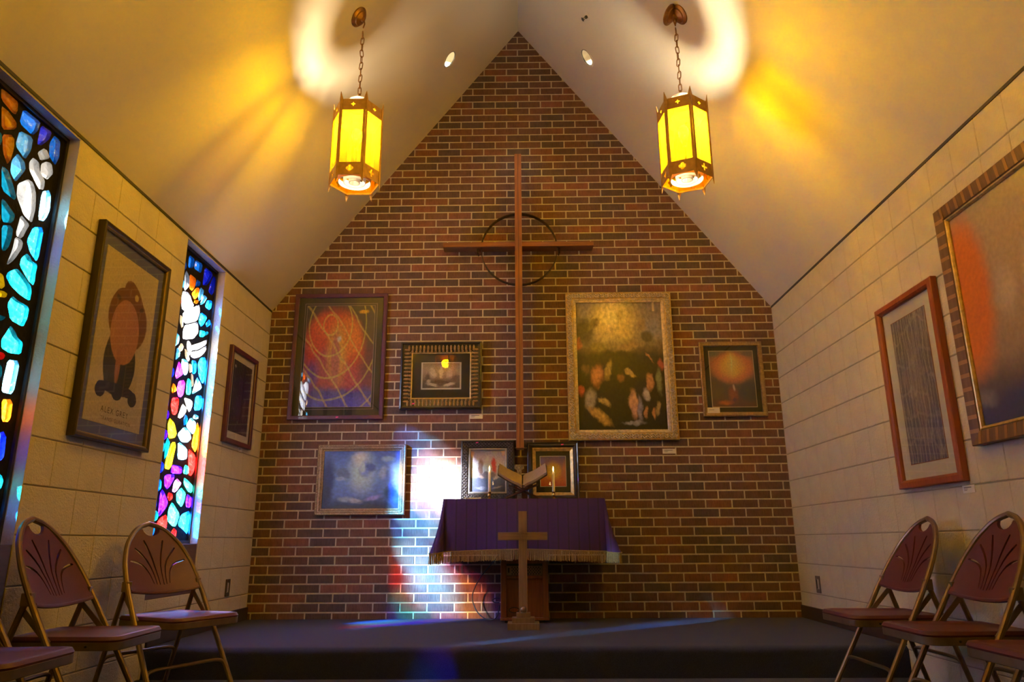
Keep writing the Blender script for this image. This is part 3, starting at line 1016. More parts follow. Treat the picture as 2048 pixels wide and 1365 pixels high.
# ------------------------------------------------------------------ recessed lights and sprinkler
def can_light(s, label):
    root = thing('recessed_light', label, 'ceiling light', (0, 0, 0), group='recessed ceiling lights')
    to0 = slope_pt(s)
    def to(a, b, c):
        return to0(a_can+a, CAN_Y+b, c)
    base = Vector(to(0, 0, 0))
    root.location = base
    rel = lambda a, b, c: tuple(Vector(to(a, b, c))-base)
    MB().lathe([(CAN_R+0.014, -0.001), (CAN_R+0.013, -0.004), (CAN_R+0.002, -0.005), (CAN_R-0.001, -0.001), (CAN_R-0.001, 0.004)], 40, rel).build('trim_ring', M_CEIL, root, smooth=True, recalc=True)
    MB().lathe([(CAN_R-0.0005, -0.003), (CAN_R-0.005, -0.0035), (CAN_R-0.006, 0.004), (CAN_R-0.001, 0.006)], 40, rel).build('black_gasket', M_BLACK, root, smooth=True, recalc=True)
    MB().lathe([(CAN_R-0.006, 0.004), (CAN_R-0.008, 0.06), (CAN_R-0.022, 0.13), (0.028, 0.16), (0.001, 0.16)], 40, rel).build('reflector', M_CANWHITE, root, smooth=True, recalc=True)
    MB().lathe([(0.001, 0.118), (0.018, 0.121), (0.028, 0.135), (0.028, 0.158)], 24, rel).build('lamp_face', mat('lamp_face_glow', (0.9, 0.85, 0.7), rough=0.3, emit=(1.0, 0.84, 0.55), emit_s=2.0), root, smooth=True, recalc=True)
    sp = bpy.data.lights.new('recessed_lamp', 'SPOT')
    sp.energy = CAN_W
    sp.color = (1.0, 0.80, 0.55)
    sp.spot_size = R(95)
    sp.spot_blend = 0.7
    sp.shadow_soft_size = 0.02
    so = bpy.data.objects.new('recessed_lamp', sp)
    COL.objects.link(so)
    so.parent = root
    p = Vector(rel(0, 0, 0.09))
    so.location = p
    d = Vector((0.0, -0.12, 2.0))-(base+p)
    so.rotation_euler = d.to_track_quat('-Z', 'Y').to_euler()
    return root
can_light(-1, 'round recessed light in the ceiling slope over the stained glass side')
can_light(1, 'round recessed light in the ceiling slope below the sprinkler')

t = thing('sprinkler', 'small dark fire sprinkler head on a round ceiling plate', 'sprinkler')
sx, sy = 0.533, -1.04
q_ = Vector((-st_, 0, -ct)).to_track_quat('Z', 'Y')
t.location = (sx, sy, RIDGE-SLOPE*sx)
t.rotation_euler = q_.to_euler()
MB().lathe([(0.034, 0.0), (0.034, 0.004), (0.026, 0.006), (0.001, 0.006)], 24).build('escutcheon', M_CEIL, t, smooth=True)
MB().lathe([(0.012, 0.005), (0.013, 0.018), (0.008, 0.022), (0.001, 0.022)], 12).build('body', M_BLACK, t, smooth=True)
MB().tube([(0.010, 0, 0.018), (0.012, 0, 0.034), (0.003, 0, 0.046)], 0.0025, 6).tube([(-0.010, 0, 0.018), (-0.012, 0, 0.034), (-0.003, 0, 0.046)], 0.0025, 6).build('yoke_arms', M_BLACK, t)
MB().prism(star(0, 0, 0.017, 9, 0.72), 0.046, 0.049).build('deflector', M_BLACK, t)

# ------------------------------------------------------------------ tall cross with ring
t = thing('wall_cross', 'tall slender wooden cross with a thin ring fixed to the brick wall', 'cross', (-0.012, 0, 1.24))
MB().box(-0.029, 0.029, -0.205, -0.075, 0, 2.50, bev=0.003).build('upright_beam', M_OAK, t)
MB().box(-0.004, 0.004, -0.2065, -0.203, 0.005, 2.495).build('centre_spline', wood('dark_spline', (0.16, 0.06, 0.025), (0.12, 0.045, 0.02)), t)
MB().box(-0.625, 0.620, -0.172, -0.055, 1.666, 1.706, bev=0.003).build('cross_bar', M_OAKX, t)
ring = [(0.318*math.cos(2*PI*k/72), 0.318*math.sin(2*PI*k/72)) for k in range(72)]
rin = [(p[0]*0.985, p[1]*0.985) for p in ring]
M_RINGM = mat('ring_dark_bronze', (0.055, 0.030, 0.018), rough=0.45, metal=0.6, var=0.2)
MB().fill(ring, [rin], -0.155, -0.105, lambda a, b, c: (0.006+a, c, 1.658+b)).build('ring_band', M_RINGM, t, smooth=True)
for sx in (-1, 1):
    MB().box(sx*0.338-0.008, sx*0.338+0.008, -0.135, -0.10, 1.628, 1.668).tube([(sx*0.338, -0.10, 1.652), (sx*0.338, -0.008, 1.652)], 0.006, 8).build('ring_bracket', M_RINGM, t)
MB().tube([(0, -0.08, 0.5), (0, -0.008, 0.5)], 0.010, 8).tube([(0, -0.08, 2.1), (0, -0.008, 2.1)], 0.010, 8).build('wall_standoff', M_BLACK, t)

# ------------------------------------------------------------------ framed pictures
def frame_mb(w, h, prof):
    """prof: (inset from the outer edge, height off the wall); mitred corners; local x right, y up (0..h), z out"""
    mb = MB()
    vs = []
    for d, z in prof:
        vs += [(-w/2+d, d, z), (w/2-d, d, z), (w/2-d, h-d, z), (-w/2+d, h-d, z)]
    fs = []
    for i in range(len(prof)-1):
        for k in range(4):
            fs.append((i*4+k, i*4+(k+1)%4, (i+1)*4+(k+1)%4, (i+1)*4+k))
    return mb.add(vs, fs)

def along(w, h, d, step, fn, skip=0.0):
    """call fn(x, y, angle, index, side) at points spaced along a rectangle inset d"""
    cs = [(-w/2+d, d), (w/2-d, d), (w/2-d, h-d), (-w/2+d, h-d)]
    for k in range(4):
        a, b = Vector(cs[k]), Vector(cs[(k+1)%4])
        L = (b-a).length
        n = max(1, int(round(L/step)))
        for i in range(n):
            p = a+(b-a)*((i+0.5)/n)
            fn(p.x, p.y, math.atan2(b.y-a.y, b.x-a.x), i, k)

def lump(mb, x, y, z, ang, la, lb, lh, seg=6):
    """a low dome: la along, lb across"""
    ca, sa = math.cos(ang), math.sin(ang)
    vs = []
    for r_, hh in ((1.0, 0.0), (0.72, 0.7)):
        for k in range(seg):
            a = 2*PI*k/seg
            u, v = la*r_*math.cos(a), lb*r_*math.sin(a)
            vs.append((x+u*ca-v*sa, y+u*sa+v*ca, z+lh*hh))
    vs.append((x, y, z+lh))
    fs = [(k, (k+1)%seg, seg+(k+1)%seg, seg+k) for k in range(seg)]+[(seg+k, seg+(k+1)%seg, 2*seg) for k in range(seg)]
    mb.add(vs, fs)

WALLROT = {'back': (PI/2, 0, 0), 'left': (PI/2, 0, PI/2), 'right': (PI/2, 0, -PI/2)}
def picture(name, label, wall, a0, a1, z0, z1, fw_, frame_prof, frame_m, layers, glass=0.0, lip=None, tilt=0.0, cat='picture', loc=None):
    """a0..a1 along the wall (x for the back wall, y for the sides); layers: (inset, height, material, part name)"""
    w, h = abs(a1-a0), z1-z0
    ac = (a0+a1)/2
    if loc is None:
        loc = {'back': (ac, -0.0085, z0), 'left': (-HW+0.001, ac, z0), 'right': (HW-0.001, ac, z0)}[wall]
    rot = list(WALLROT[wall])
    rot[0] += tilt
    root = thing(name, label, cat, loc, rot)
    frame_mb(w, h, frame_prof).build('frame', frame_m, root, recalc=False)
    if lip: frame_mb(w, h, lip[0]).build('frame_lip', lip[1], root)
    for (d, z, m, pn) in layers:
        d4 = d if isinstance(d, tuple) else (d, d, d, d)      # left, right, bottom, top
        MB().box(-w/2+d4[0], w/2-d4[1], d4[2], h-d4[3], z-0.0015, z).build(pn, m, root)
    if glass > 0:
        MB().box(-w/2+fw_, w/2-fw_, fw_, h-fw_, glass-0.001, glass).build('glass', M_PANE, root)
    return root, w, h

def sticker(root, x, y, z, ang=0.1):
    """small torn pink sticker"""
    mb = MB().prism([(-0.011, -0.004), (-0.004, -0.006), (0.006, -0.0045), (0.012, -0.001), (0.009, 0.005), (-0.001, 0.004), (-0.008, 0.006)], z, z+0.0008,
                    lambda a, b, c: (x+a*math.cos(ang)-b*math.sin(ang), y+a*math.sin(ang)+b*math.cos(ang), c))
    return mb.build('pink_sticker', M_PINK, root)

def card(label, wall, ac, zc, w=0.105, h=0.038):
    loc = {'back': (ac, -0.0085, zc-h/2), 'left': (-HW+0.001, ac, zc-h/2), 'right': (HW-0.001, ac, zc-h/2)}[wall]
    root = thing('label_card', label, 'card', loc, WALLROT[wall], group='caption cards beside the pictures')
    MB().box(-w/2, w/2, 0, h, 0, 0.003, bev=0.0006).build('paper', M_CARDW, root)
    for k, (l, y, t_) in enumerate(((0.62, 0.70, 0.0045), (0.30, 0.50, 0.0025), (0.24, 0.34, 0.0025))):
        MB().box(-w*0.38, -w*0.38+w*l, h*y-t_/2, h*y+t_/2, 0.003, 0.0033).build('caption_line', M_GREYINK, root)
    return root

# --- prints: plain compositions in the colours of what hangs there, some with light painted in
ART_BURST = art('print_orange_burst', [(0.0, (0.101, 0.0906, 0.484)), (0.14, (0.121, 0.101, 0.524)), (0.22, (0.322, 0.0706, 0.101)), (0.75, (0.101, 0.0605, 0.0504)), (1.0, (0.0605, 0.0564, 0.0605))],
  [(0.42, 0.58, 0.52, 0.46, 0, (0.846, 0.0906, 0.0242), 0.35), (0.62, 0.68, 0.26, 0.26, 0, (0.95, 0.242, 0.0302), 0.5), (0.30, 0.80, 0.28, 0.16, 0, (0.95, 0.142, 0.0302), 0.5),
   (0.35, 0.40, 0.30, 0.24, 0, (0.564, 0.101, 0.142), 0.6), (0.62, 0.30, 0.30, 0.16, -20, (0.725, 0.101, 0.101), 0.6), (0.12, 0.30, 0.14, 0.2, 0, (0.263, 0.101, 0.403), 0.7),
   (0.47, 0.52, 0.20, 0.40, 4, (0.95, 0.524, 0.0605), 0.8), (0.46, 0.46, 0.085, 0.33, 3, (0.666, 0.202, 0.142), 0.5), (0.50, 0.66, 0.05, 0.04, 0, (0.95, 0.95, 0.95), 0.9),
   (0.84, 0.94, 0.10, 0.028, 0, (0.95, 0.504, 0.0403), 0.6), (0.5, 0.0, 0.75, 0.12, 0, (0.142, 0.121, 0.685), 0.2)],
  warp=0.035, wscale=9, grain=0.45, gscale=34,
  lines=[(('RINGS', 'Z', (-0.36, -0.80, 0)), 1.5, (0.95, 0.846, 0.142), 0.5, 0.8, 0.96), (('BANDS', 'DIAGONAL', (0.1, 0, 0)), 2.0, (0.95, 0.685, 0.161), 0.55, 2.2, 0.95)])
ART_SEPIA = art('print_sepia', [(0.0, (0.135, 0.101, 0.0945)), (0.28, (0.176, 0.135, 0.121)), (0.42, (0.405, 0.311, 0.27)), (0.7, (0.594, 0.472, 0.378)), (1.0, (0.405, 0.311, 0.243))],
  [(0.28, 0.62, 0.11, 0.28, 8, (0.837, 0.702, 0.648), 0.6), (0.50, 0.62, 0.08, 0.32, 0, (0.95, 0.81, 0.648), 0.6), (0.72, 0.60, 0.11, 0.28, -6, (0.743, 0.608, 0.567), 0.6),
   (0.14, 0.42, 0.10, 0.2, 0, (0.162, 0.121, 0.115), 0.6), (0.9, 0.36, 0.16, 0.2, 0, (0.216, 0.162, 0.149), 0.6), (0.5, 0.24, 0.34, 0.07, 0, (0.135, 0.101, 0.081), 0.6),
   (0.25, 0.14, 0.22, 0.09, -18, (0.81, 0.702, 0.675), 0.7), (0.72, 0.14, 0.22, 0.09, 24, (0.837, 0.729, 0.702), 0.7), (0.16, 0.28, 0.07, 0.12, -30, (0.743, 0.634, 0.608), 0.7)],
  warp=0.07, wscale=7, grain=0.4, gscale=24)
_fig = lambda u, v, a, c: (u, v, 0.055, 0.10, a, c, 0.7)
ART_CROWD = art('print_crowd_reflection', [(0.0, (0.0168, 0.014, 0.0098)), (0.40, (0.028, 0.021, 0.0126)), (0.56, (0.0392, 0.028, 0.014)), (0.63, (0.168, 0.119, 0.056)), (0.72, (0.336, 0.266, 0.154)), (1.0, (0.28, 0.238, 0.224))],
  [(0.44, 0.84, 0.38, 0.26, 0, (0.86, 0.66, 0.20), 0.85), (0.42, 0.90, 0.22, 0.16, 0, (0.95, 0.80, 0.34), 0.8), (0.92, 0.80, 0.22, 0.14, 0, (0.308, 0.28, 0.294), 0.8),  # yellow patches: the lantern glow reflected on the canvas, painted into the sky
   (0.09, 0.76, 0.16, 0.14, 0, (0.098, 0.077, 0.042), 0.6), (0.20, 0.82, 0.11, 0.045, 35, (0.224, 0.168, 0.07), 0.6), (0.51, 0.88, 0.05, 0.10, -8, (0.644, 0.504, 0.168), 0.7),
   (0.76, 0.82, 0.07, 0.075, -30, (0.35, 0.252, 0.126), 0.6), (0.82, 0.72, 0.10, 0.06, 0, (0.098, 0.084, 0.042), 0.6), (0.30, 0.645, 0.22, 0.045, 0, (0.28, 0.21, 0.07), 0.7), (0.62, 0.645, 0.24, 0.04, 8, (0.378, 0.252, 0.126), 0.7),
   (0.03, 0.66, 0.05, 0.06, 0, (0.504, 0.154, 0.07), 0.6), (0.5, 0.56, 0.5, 0.055, 0, (0.042, 0.0308, 0.014), 0.6),
   (0.23, 0.42, 0.10, 0.11, -25, (0.588, 0.238, 0.098), 0.7), (0.36, 0.46, 0.05, 0.10, -25, (0.476, 0.336, 0.098), 0.7), (0.10, 0.46, 0.06, 0.05, 0, (0.14, 0.084, 0.042), 0.6),
   (0.60, 0.44, 0.09, 0.025, -14, (0.616, 0.42, 0.14), 0.6), (0.50, 0.40, 0.06, 0.05, 0, (0.252, 0.112, 0.056), 0.7), (0.14, 0.24, 0.08, 0.11, -15, (0.42, 0.364, 0.28), 0.7), (0.24, 0.11, 0.20, 0.05, -28, (0.672, 0.42, 0.098), 0.7),
   (0.29, 0.22, 0.09, 0.04, -15, (0.56, 0.392, 0.126), 0.7), (0.04, 0.30, 0.05, 0.05, 0, (0.532, 0.112, 0.07), 0.7), (0.63, 0.20, 0.065, 0.14, 6, (0.77, 0.42, 0.238), 0.6), (0.70, 0.16, 0.04, 0.12, 0, (0.336, 0.308, 0.42), 0.6),
   (0.62, 0.055, 0.16, 0.03, 0, (0.364, 0.35, 0.476), 0.7), (0.82, 0.36, 0.05, 0.09, 0, (0.644, 0.308, 0.14), 0.6), (0.78, 0.27, 0.045, 0.055, 0, (0.588, 0.504, 0.56), 0.6), (0.93, 0.37, 0.05, 0.12, 5, (0.238, 0.266, 0.14), 0.6),
   (0.90, 0.17, 0.035, 0.07, 0, (0.476, 0.336, 0.14), 0.6), (0.96, 0.50, 0.05, 0.06, 0, (0.504, 0.126, 0.084), 0.6), (0.84, 0.55, 0.07, 0.014, -38, (0.56, 0.252, 0.126), 0.6), (0.77, 0.13, 0.03, 0.06, 0, (0.56, 0.266, 0.112), 0.6), (0.86, 0.12, 0.03, 0.05, 10, (0.588, 0.266, 0.098), 0.6)],
  warp=0.045, wscale=12, grain=0.5, gscale=30, rough=0.30)
ART_ORB = art('print_rose_orb', [(0.0, (0.188, 0.0844, 0.0562)), (0.25, (0.14, 0.0938, 0.075)), (0.5, (0.188, 0.131, 0.103)), (0.8, (0.562, 0.244, 0.14)), (1.0, (0.3, 0.225, 0.169))],
  [(0.52, 0.70, 0.56, 0.34, 0, (0.825, 0.3, 0.16), 0.35), (0.50, 0.72, 0.40, 0.27, 0, (0.95, 0.562, 0.169), 0.6), (0.50, 0.76, 0.20, 0.30, 0, (0.95, 0.75, 0.244), 0.8), (0.50, 0.80, 0.03, 0.24, 0, (0.95, 0.95, 0.375), 0.9),
   (0.10, 0.30, 0.30, 0.22, 0, (0.16, 0.112, 0.0656), 0.6), (0.88, 0.28, 0.30, 0.24, 0, (0.0938, 0.0844, 0.0844), 0.6), (0.48, 0.22, 0.16, 0.2, 0, (0.45, 0.122, 0.0562), 0.8), (0.3, 0.07, 0.22, 0.06, 0, (0.675, 0.188, 0.0656), 0.8),
   (0.51, 0.34, 0.035, 0.075, 8, (0.862, 0.6, 0.488), 0.6), (0.51, 0.12, 0.06, 0.06, 0, (0.169, 0.0656, 0.0938), 0.7), (0.06, 0.95, 0.2, 0.08, 0, (0.225, 0.225, 0.169), 0.8), (0.9, 0.95, 0.25, 0.06, 0, (0.263, 0.188, 0.169), 0.8)],
  warp=0.03, wscale=8, grain=0.25, gscale=30)
ART_BLUE = art('print_blue_sky', [(0.0, (0.035, 0.0675, 0.154)), (0.10, (0.06, 0.121, 0.264)), (0.22, (0.15, 0.284, 0.792)), (0.6, (0.2, 0.405, 0.95)), (1.0, (0.09, 0.189, 0.616))],  # blues raised so the print's colour carries the blue window light
  [(0.5, 0.62, 0.26, 0.52, 0, (0.56, 0.864, 0.95), 0.85), (0.47, 0.86, 0.14, 0.2, 0, (0.8, 0.95, 0.95), 0.9), (0.06, 0.55, 0.14, 0.5, 0, (0.04, 0.081, 0.264), 0.7), (0.03, 0.25, 0.12, 0.3, 0, (0.045, 0.0743, 0.154), 0.6),
   (0.26, 0.62, 0.11, 0.13, 32, (0.16, 0.257, 0.528), 0.5), (0.23, 0.52, 0.09, 0.05, -10, (0.4, 0.608, 0.95), 0.6), (0.55, 0.68, 0.09, 0.20, 0, (0.27, 0.446, 0.95), 0.6), (0.52, 0.72, 0.05, 0.14, 0, (0.62, 0.878, 0.95), 0.7),
   (0.62, 0.72, 0.09, 0.10, 30, (0.1, 0.189, 0.572), 0.6), (0.78, 0.62, 0.07, 0.17, -14, (0.4, 0.594, 0.95), 0.6), (0.88, 0.58, 0.08, 0.14, 0, (0.12, 0.23, 0.616), 0.6), (0.88, 0.26, 0.10, 0.16, 0, (0.05, 0.135, 0.264), 0.6),
   (0.84, 0.86, 0.12, 0.07, 0, (0.4, 0.648, 0.95), 0.7), (0.30, 0.16, 0.14, 0.06, 0, (0.4, 0.567, 0.792), 0.7), (0.44, 0.13, 0.12, 0.05, -10, (0.52, 0.621, 0.748), 0.7), (0.66, 0.18, 0.16, 0.06, 22, (0.38, 0.405, 0.924), 0.7), (0.5, 0.03, 0.5, 0.06, 0, (0.06, 0.101, 0.143), 0.6)],
  warp=0.05, wscale=7, grain=0.35, gscale=22)
ART_THREE = art('print_pale_sky', [(0.0, (0.0875, 0.105, 0.193)), (0.33, (0.157, 0.193, 0.332)), (0.40, (0.875, 0.805, 0.875)), (0.62, (0.95, 0.95, 0.95)), (0.8, (0.77, 0.665, 0.805)), (1.0, (0.35, 0.35, 0.595))],
  [(0.30, 0.60, 0.09, 0.26, 0, (0.385, 0.21, 0.175), 0.5), (0.48, 0.66, 0.08, 0.24, 0, (0.95, 0.95, 0.95), 0.6), (0.67, 0.62, 0.09, 0.26, 4, (0.875, 0.0875, 0.0875), 0.5), (0.5, 0.40, 0.30, 0.11, 0, (0.298, 0.228, 0.245), 0.5),
   (0.32, 0.36, 0.10, 0.06, -20, (0.91, 0.665, 0.578), 0.7), (0.72, 0.34, 0.10, 0.05, 20, (0.95, 0.84, 0.805), 0.7), (0.94, 0.92, 0.10, 0.10, 0, (0.91, 0.56, 0.455), 0.7), (0.06, 0.90, 0.08, 0.12, 0, (0.95, 0.63, 0.42), 0.7),
   (0.75, 0.12, 0.2, 0.03, 14, (0.595, 0.473, 0.49), 0.8), (0.3, 0.10, 0.2, 0.05, 0, (0.35, 0.385, 0.525), 0.8)],
  warp=0.05, wscale=8, grain=0.3, gscale=26)
ART_GLOW = art('print_amber_glow', [(0.0, (0.65, 0.0975, 0.0569)), (0.2, (0.731, 0.195, 0.065)), (0.6, (0.52, 0.227, 0.26)), (1.0, (0.211, 0.146, 0.39))],
  [(0.5, 0.52, 0.42, 0.40, 0, (0.95, 0.52, 0.0569), 0.55), (0.48, 0.50, 0.24, 0.26, 0, (0.95, 0.747, 0.0813), 0.8), (0.08, 0.80, 0.16, 0.2, 0, (0.325, 0.211, 0.683), 0.8), (0.95, 0.5, 0.1, 0.5, 0, (0.747, 0.26, 0.163), 0.8)],
  warp=0.05, wscale=7, grain=0.25, gscale=20)
ART_POSTER = art('print_brown_arch', [(0.0, (0.65, 0.537, 0.413)), (1.0, (0.7, 0.575, 0.425))],
  [(0.47, 0.37, 0.29, 0.205, 0, (0.045, 0.04, 0.055), 0.04), (0.36, 0.37, 0.17, 0.20, 0, (0.06, 0.05, 0.055), 0.1), (0.52, 0.64, 0.37, 0.19, 0, (0.21, 0.085, 0.03), 0.06), (0.60, 0.74, 0.24, 0.12, -24, (0.23, 0.095, 0.03), 0.06), (0.34, 0.71, 0.17, 0.10, 20, (0.21, 0.085, 0.03), 0.06),
   (0.49, 0.56, 0.265, 0.20, 0, (0.575, 0.256, 0.156), 0.05), (0.44, 0.35, 0.05, 0.13, 2, (0.50, 0.21, 0.14), 0.3), (0.62, 0.80, 0.04, 0.024, 0, (0.72, 0.55, 0.18), 0.2), (0.30, 0.745, 0.045, 0.018, -10, (0.07, 0.045, 0.03), 0.3), (0.74, 0.745, 0.045, 0.018, 10, (0.07, 0.045, 0.03), 0.3),
   (0.49, 0.215, 0.36, 0.034, 0, (0.038, 0.030, 0.085), 0.05), (0.20, 0.185, 0.085, 0.045, 0, (0.038, 0.030, 0.085), 0.05), (0.78, 0.185, 0.085, 0.045, 0, (0.038, 0.030, 0.085), 0.05), (0.49, 0.19, 0.09, 0.04, 0, (0.038, 0.030, 0.085), 0.05)],
  warp=0.006, wscale=26, grain=0.28, gscale=60)
ART_NIGHT = art('print_violet_night', [(0.0, (0.0702, 0.0501, 0.104)), (0.5, (0.0468, 0.0315, 0.156)), (1.0, (0.0343, 0.0257, 0.0728))],
  [(0.10, 0.90, 0.05, 0.03, 0, (0.858, 0.744, 0.95), 0.3), (0.35, 0.35, 0.35, 0.2, 0, (0.0624, 0.04, 0.27), 0.8), (0.72, 0.33, 0.10, 0.22, 0, (0.172, 0.122, 0.25), 0.8), (0.80, 0.05, 0.3, 0.07, 0, (0.187, 0.143, 0.25), 0.8), (0.75, 0.50, 0.05, 0.06, 0, (0.25, 0.172, 0.291), 0.8)],
  warp=0.08, wscale=10, grain=0.5, gscale=40, lines=[(('BANDS', 'DIAGONAL', (0, 0, 0)), 5.0, (0.218, 0.172, 0.333), 0.5, 12.0, 0.9)])
ART_THREAD = art('print_grey_threads', [(0.0, (0.19, 0.17, 0.30)), (0.5, (0.27, 0.22, 0.28)), (1.0, (0.22, 0.19, 0.26))],
  [(0.48, 0.58, 0.30, 0.40, 0, (0.42, 0.33, 0.36), 0.9), (0.55, 0.22, 0.18, 0.18, 0, (0.30, 0.22, 0.28), 0.9), (0.42, 0.46, 0.05, 0.03, 0, (0.62, 0.52, 0.50), 0.9), (0.46, 0.66, 0.10, 0.06, 0, (0.52, 0.42, 0.42), 0.9)],
  warp=0.04, wscale=10, grain=0.35, gscale=50,
  lines=[(('BANDS', 'X', (0, 0, 0)), 3.6, (0.66, 0.58, 0.60), 0.6, 4.5, 0.84), (('BANDS', 'X', (0.03, 0, 0)), 2.3, (0.70, 0.62, 0.62), 0.55, 10.0, 0.90), (('BANDS', 'Y', (0.0, 0, 0)), 1.6, (0.60, 0.52, 0.55), 0.35, 8.0, 0.93)])
ART_MIST = art('print_orange_mist', [(0.0, (0.0405, 0.0405, 0.115)), (0.10, (0.0473, 0.0473, 0.128)), (0.18, (0.135, 0.101, 0.101)), (0.30, (0.351, 0.25, 0.176)), (0.8, (0.459, 0.338, 0.23)), (1.0, (0.432, 0.351, 0.243))],
  [(0.04, 0.60, 0.26, 0.46, 0, (0.702, 0.196, 0.0378), 0.45), (0.55, 0.55, 0.12, 0.22, 0, (0.567, 0.472, 0.378), 0.9), (0.34, 0.55, 0.10, 0.17, 0, (0.54, 0.432, 0.338), 0.9), (0.7, 0.12, 0.5, 0.14, 0, (0.0432, 0.0459, 0.135), 0.7), (0.06, 0.12, 0.12, 0.05, 0, (0.216, 0.203, 0.23), 0.9)],
  warp=0.06, wscale=6, grain=0.2, gscale=40, rough=0.35)

# --- frame and mat materials
M_PURPLEFR = mat('dark_plum_frame', (0.085, 0.020, 0.060), rough=0.38, var=0.15, coat=0.1)
M_OLIVEMAT = mat('charcoal_olive_mat', (0.050, 0.044, 0.034), rough=0.85, var=0.05)
M_BLACKMAT = mat('black_brown_mat', (0.040, 0.033, 0.027), rough=0.85, var=0.05)
M_NAVYMAT = mat('navy_mat', (0.11, 0.125, 0.40), rough=0.8, var=0.05)
M_WHITEMAT = mat('white_mat', (0.74, 0.70, 0.68), rough=0.85, var=0.03)
M_CREAM = mat('cream_fillet', (0.66, 0.54, 0.36), rough=0.6, var=0.03)
M_LAVLINE = mat('mauve_fillet', (0.34, 0.24, 0.28), rough=0.7, var=0.03)
M_GOLD = mat('gold_leaf', (0.66, 0.47, 0.17), rough=0.34, metal=0.5, var=0.25, var_scale=40)
M_SILVERGOLD = mat('champagne_leaf', (0.64, 0.53, 0.34), rough=0.36, metal=0.5, var=0.3, var_scale=50)
M_ANTIQUE = mat('antique_bronze_leaf', (0.30, 0.20, 0.11), rough=0.38, metal=0.5, var=0.35, var_scale=60)
M_EBONY = mat('ebony_frame', (0.020, 0.016, 0.016), rough=0.30, var=0.2, coat=0.3)
M_PEWTER = mat('dark_pewter_relief', (0.085, 0.075, 0.080), rough=0.36, metal=0.6, var=0.35, var_scale=60)
M_SILVER = mat('silver_bead', (0.55, 0.52, 0.50), rough=0.32, metal=0.85, var=0.1)
M_CHERRY = wood('cherry_frame', (0.33, 0.085, 0.028), (0.24, 0.055, 0.02), axis=1, rough=0.35)
M_BROWNFR = wood('brown_metallic_frame', (0.19, 0.105, 0.055), (0.13, 0.07, 0.035), axis=1, rough=0.35)
M_COPPER = mat('copper_inlay', (0.42, 0.24, 0.11), rough=0.34, metal=0.6, var=0.2)
M_BLACKGOLD = wood('black_gilt_frame', (0.045, 0.028, 0.015), (0.028, 0.018, 0.010), axis=1, rough=0.35)

# plum framed burst print (over the altar wall, under the eave)
pA, w, h = picture('framed_print', 'plum-framed print of an orange burst on a dark mat, below the ceiling slope', 'back', -1.872, -1.104, 1.498, 2.556, 0.034,
  [(0, 0), (0, 0.026), (0.004, 0.030), (0.028, 0.028), (0.034, 0.022), (0.034, 0.010)], M_PURPLEFR,
  [(0.03, 0.011, M_OLIVEMAT, 'mat_board'), (0.083, 0.0122, M_LAVLINE, 'fillet'), (0.087, 0.0128, M_OLIVEMAT, 'mat_board'), (0.100, 0.0134, M_LAVLINE, 'fillet'), (0.104, 0.0142, ART_BURST, 'print')], glass=0.019)
sticker(pA, 0.02, 0.018, 0.030)

# gadrooned frame with sepia print
pB, w, h = picture('framed_print', 'small sepia print in a gadrooned bronze frame left of the tall cross', 'back', -0.973, -0.318, 1.572, 2.127, 0.095,
  [(0, 0), (0, 0.044), (0.012, 0.048), (0.018, 0.036), (0.085, 0.026)], M_EBONY,
  [(0.088, 0.012, M_BLACKMAT, 'mat_board'), ((0.165, 0.165, 0.165, 0.165), 0.0132, M_WHITEMAT, 'print_margin'), ((0.177, 0.177, 0.177, 0.172), 0.0142, ART_SEPIA, 'print')],
  glass=0.020, lip=([(0.084, 0.026), (0.088, 0.030), (0.095, 0.026), (0.095, 0.012)], M_GOLD))
mb = MB()
def fn(x, y, a, i, k):
    lump(mb, x, y, 0.032, a+R(90 if i % 2 else 90), 0.028, 0.0105, 0.012)
along(w, h, 0.049, 0.0305, fn)
def fn(x, y, a, i, k): lump(mb, x, y, 0.028, a, 0.011, 0.010, 0.010)
along(w, h, 0.076, 0.031, fn)
tag(mb.build('gadroon_relief', M_ANTIQUE, pB, smooth=True), kind='stuff')
sticker(pB, -0.215, 0.045, 0.046)
card('caption card under the corner of the sepia print', 'back', -0.361, 1.518)

# large gilt frame
pC, w, h = picture('framed_print', 'largest gilt-framed picture, a dark crowd under a sky with a yellow reflection painted in', 'back', 0.372, 1.240, 1.316, 2.543, 0.085,
  [(0, 0), (0, 0.030), (0.006, 0.036), (0.012, 0.034), (0.05, 0.040), (0.058, 0.030)], M_GOLD,
  [(0.08, 0.013, ART_CROWD, 'print')], lip=([(0.056, 0.030), (0.060, 0.034), (0.066, 0.034), (0.070, 0.027), (0.078, 0.026), (0.082, 0.022), (0.085, 0.022), (0.085, 0.012)], M_SILVERGOLD))
g = random.Random(3)
mb = MB()
def fn(x, y, a, i, k):
    lump(mb, x, y, 0.036, a+R(42 if i % 2 else -42), 0.0165, 0.0075, 0.012)
along(w, h, 0.021, 0.021, fn)
def fn(x, y, a, i, k):
    lump(mb, x, y, 0.037, a+R(-42 if i % 2 else 42), 0.0165, 0.0075, 0.011)
along(w, h, 0.041, 0.021, fn)
def fn(x, y, a, i, k): lump(mb, x+g.uniform(-.003, .003), y+g.uniform(-.003, .003), 0.038, g.uniform(0, 3), 0.008, 0.006, 0.013)
along(w, h, 0.031, 0.019, fn)
tag(mb.build('leaf_relief', M_SILVERGOLD, pC, smooth=True), kind='stuff')
MB().box(w/2-0.155, w/2-0.138, h-0.163, h-0.086, 0.013, 0.0142).build('paper_tag', M_CREAM, pC)
card('caption card under the largest gilt picture', 'back', 1.158, 1.231)

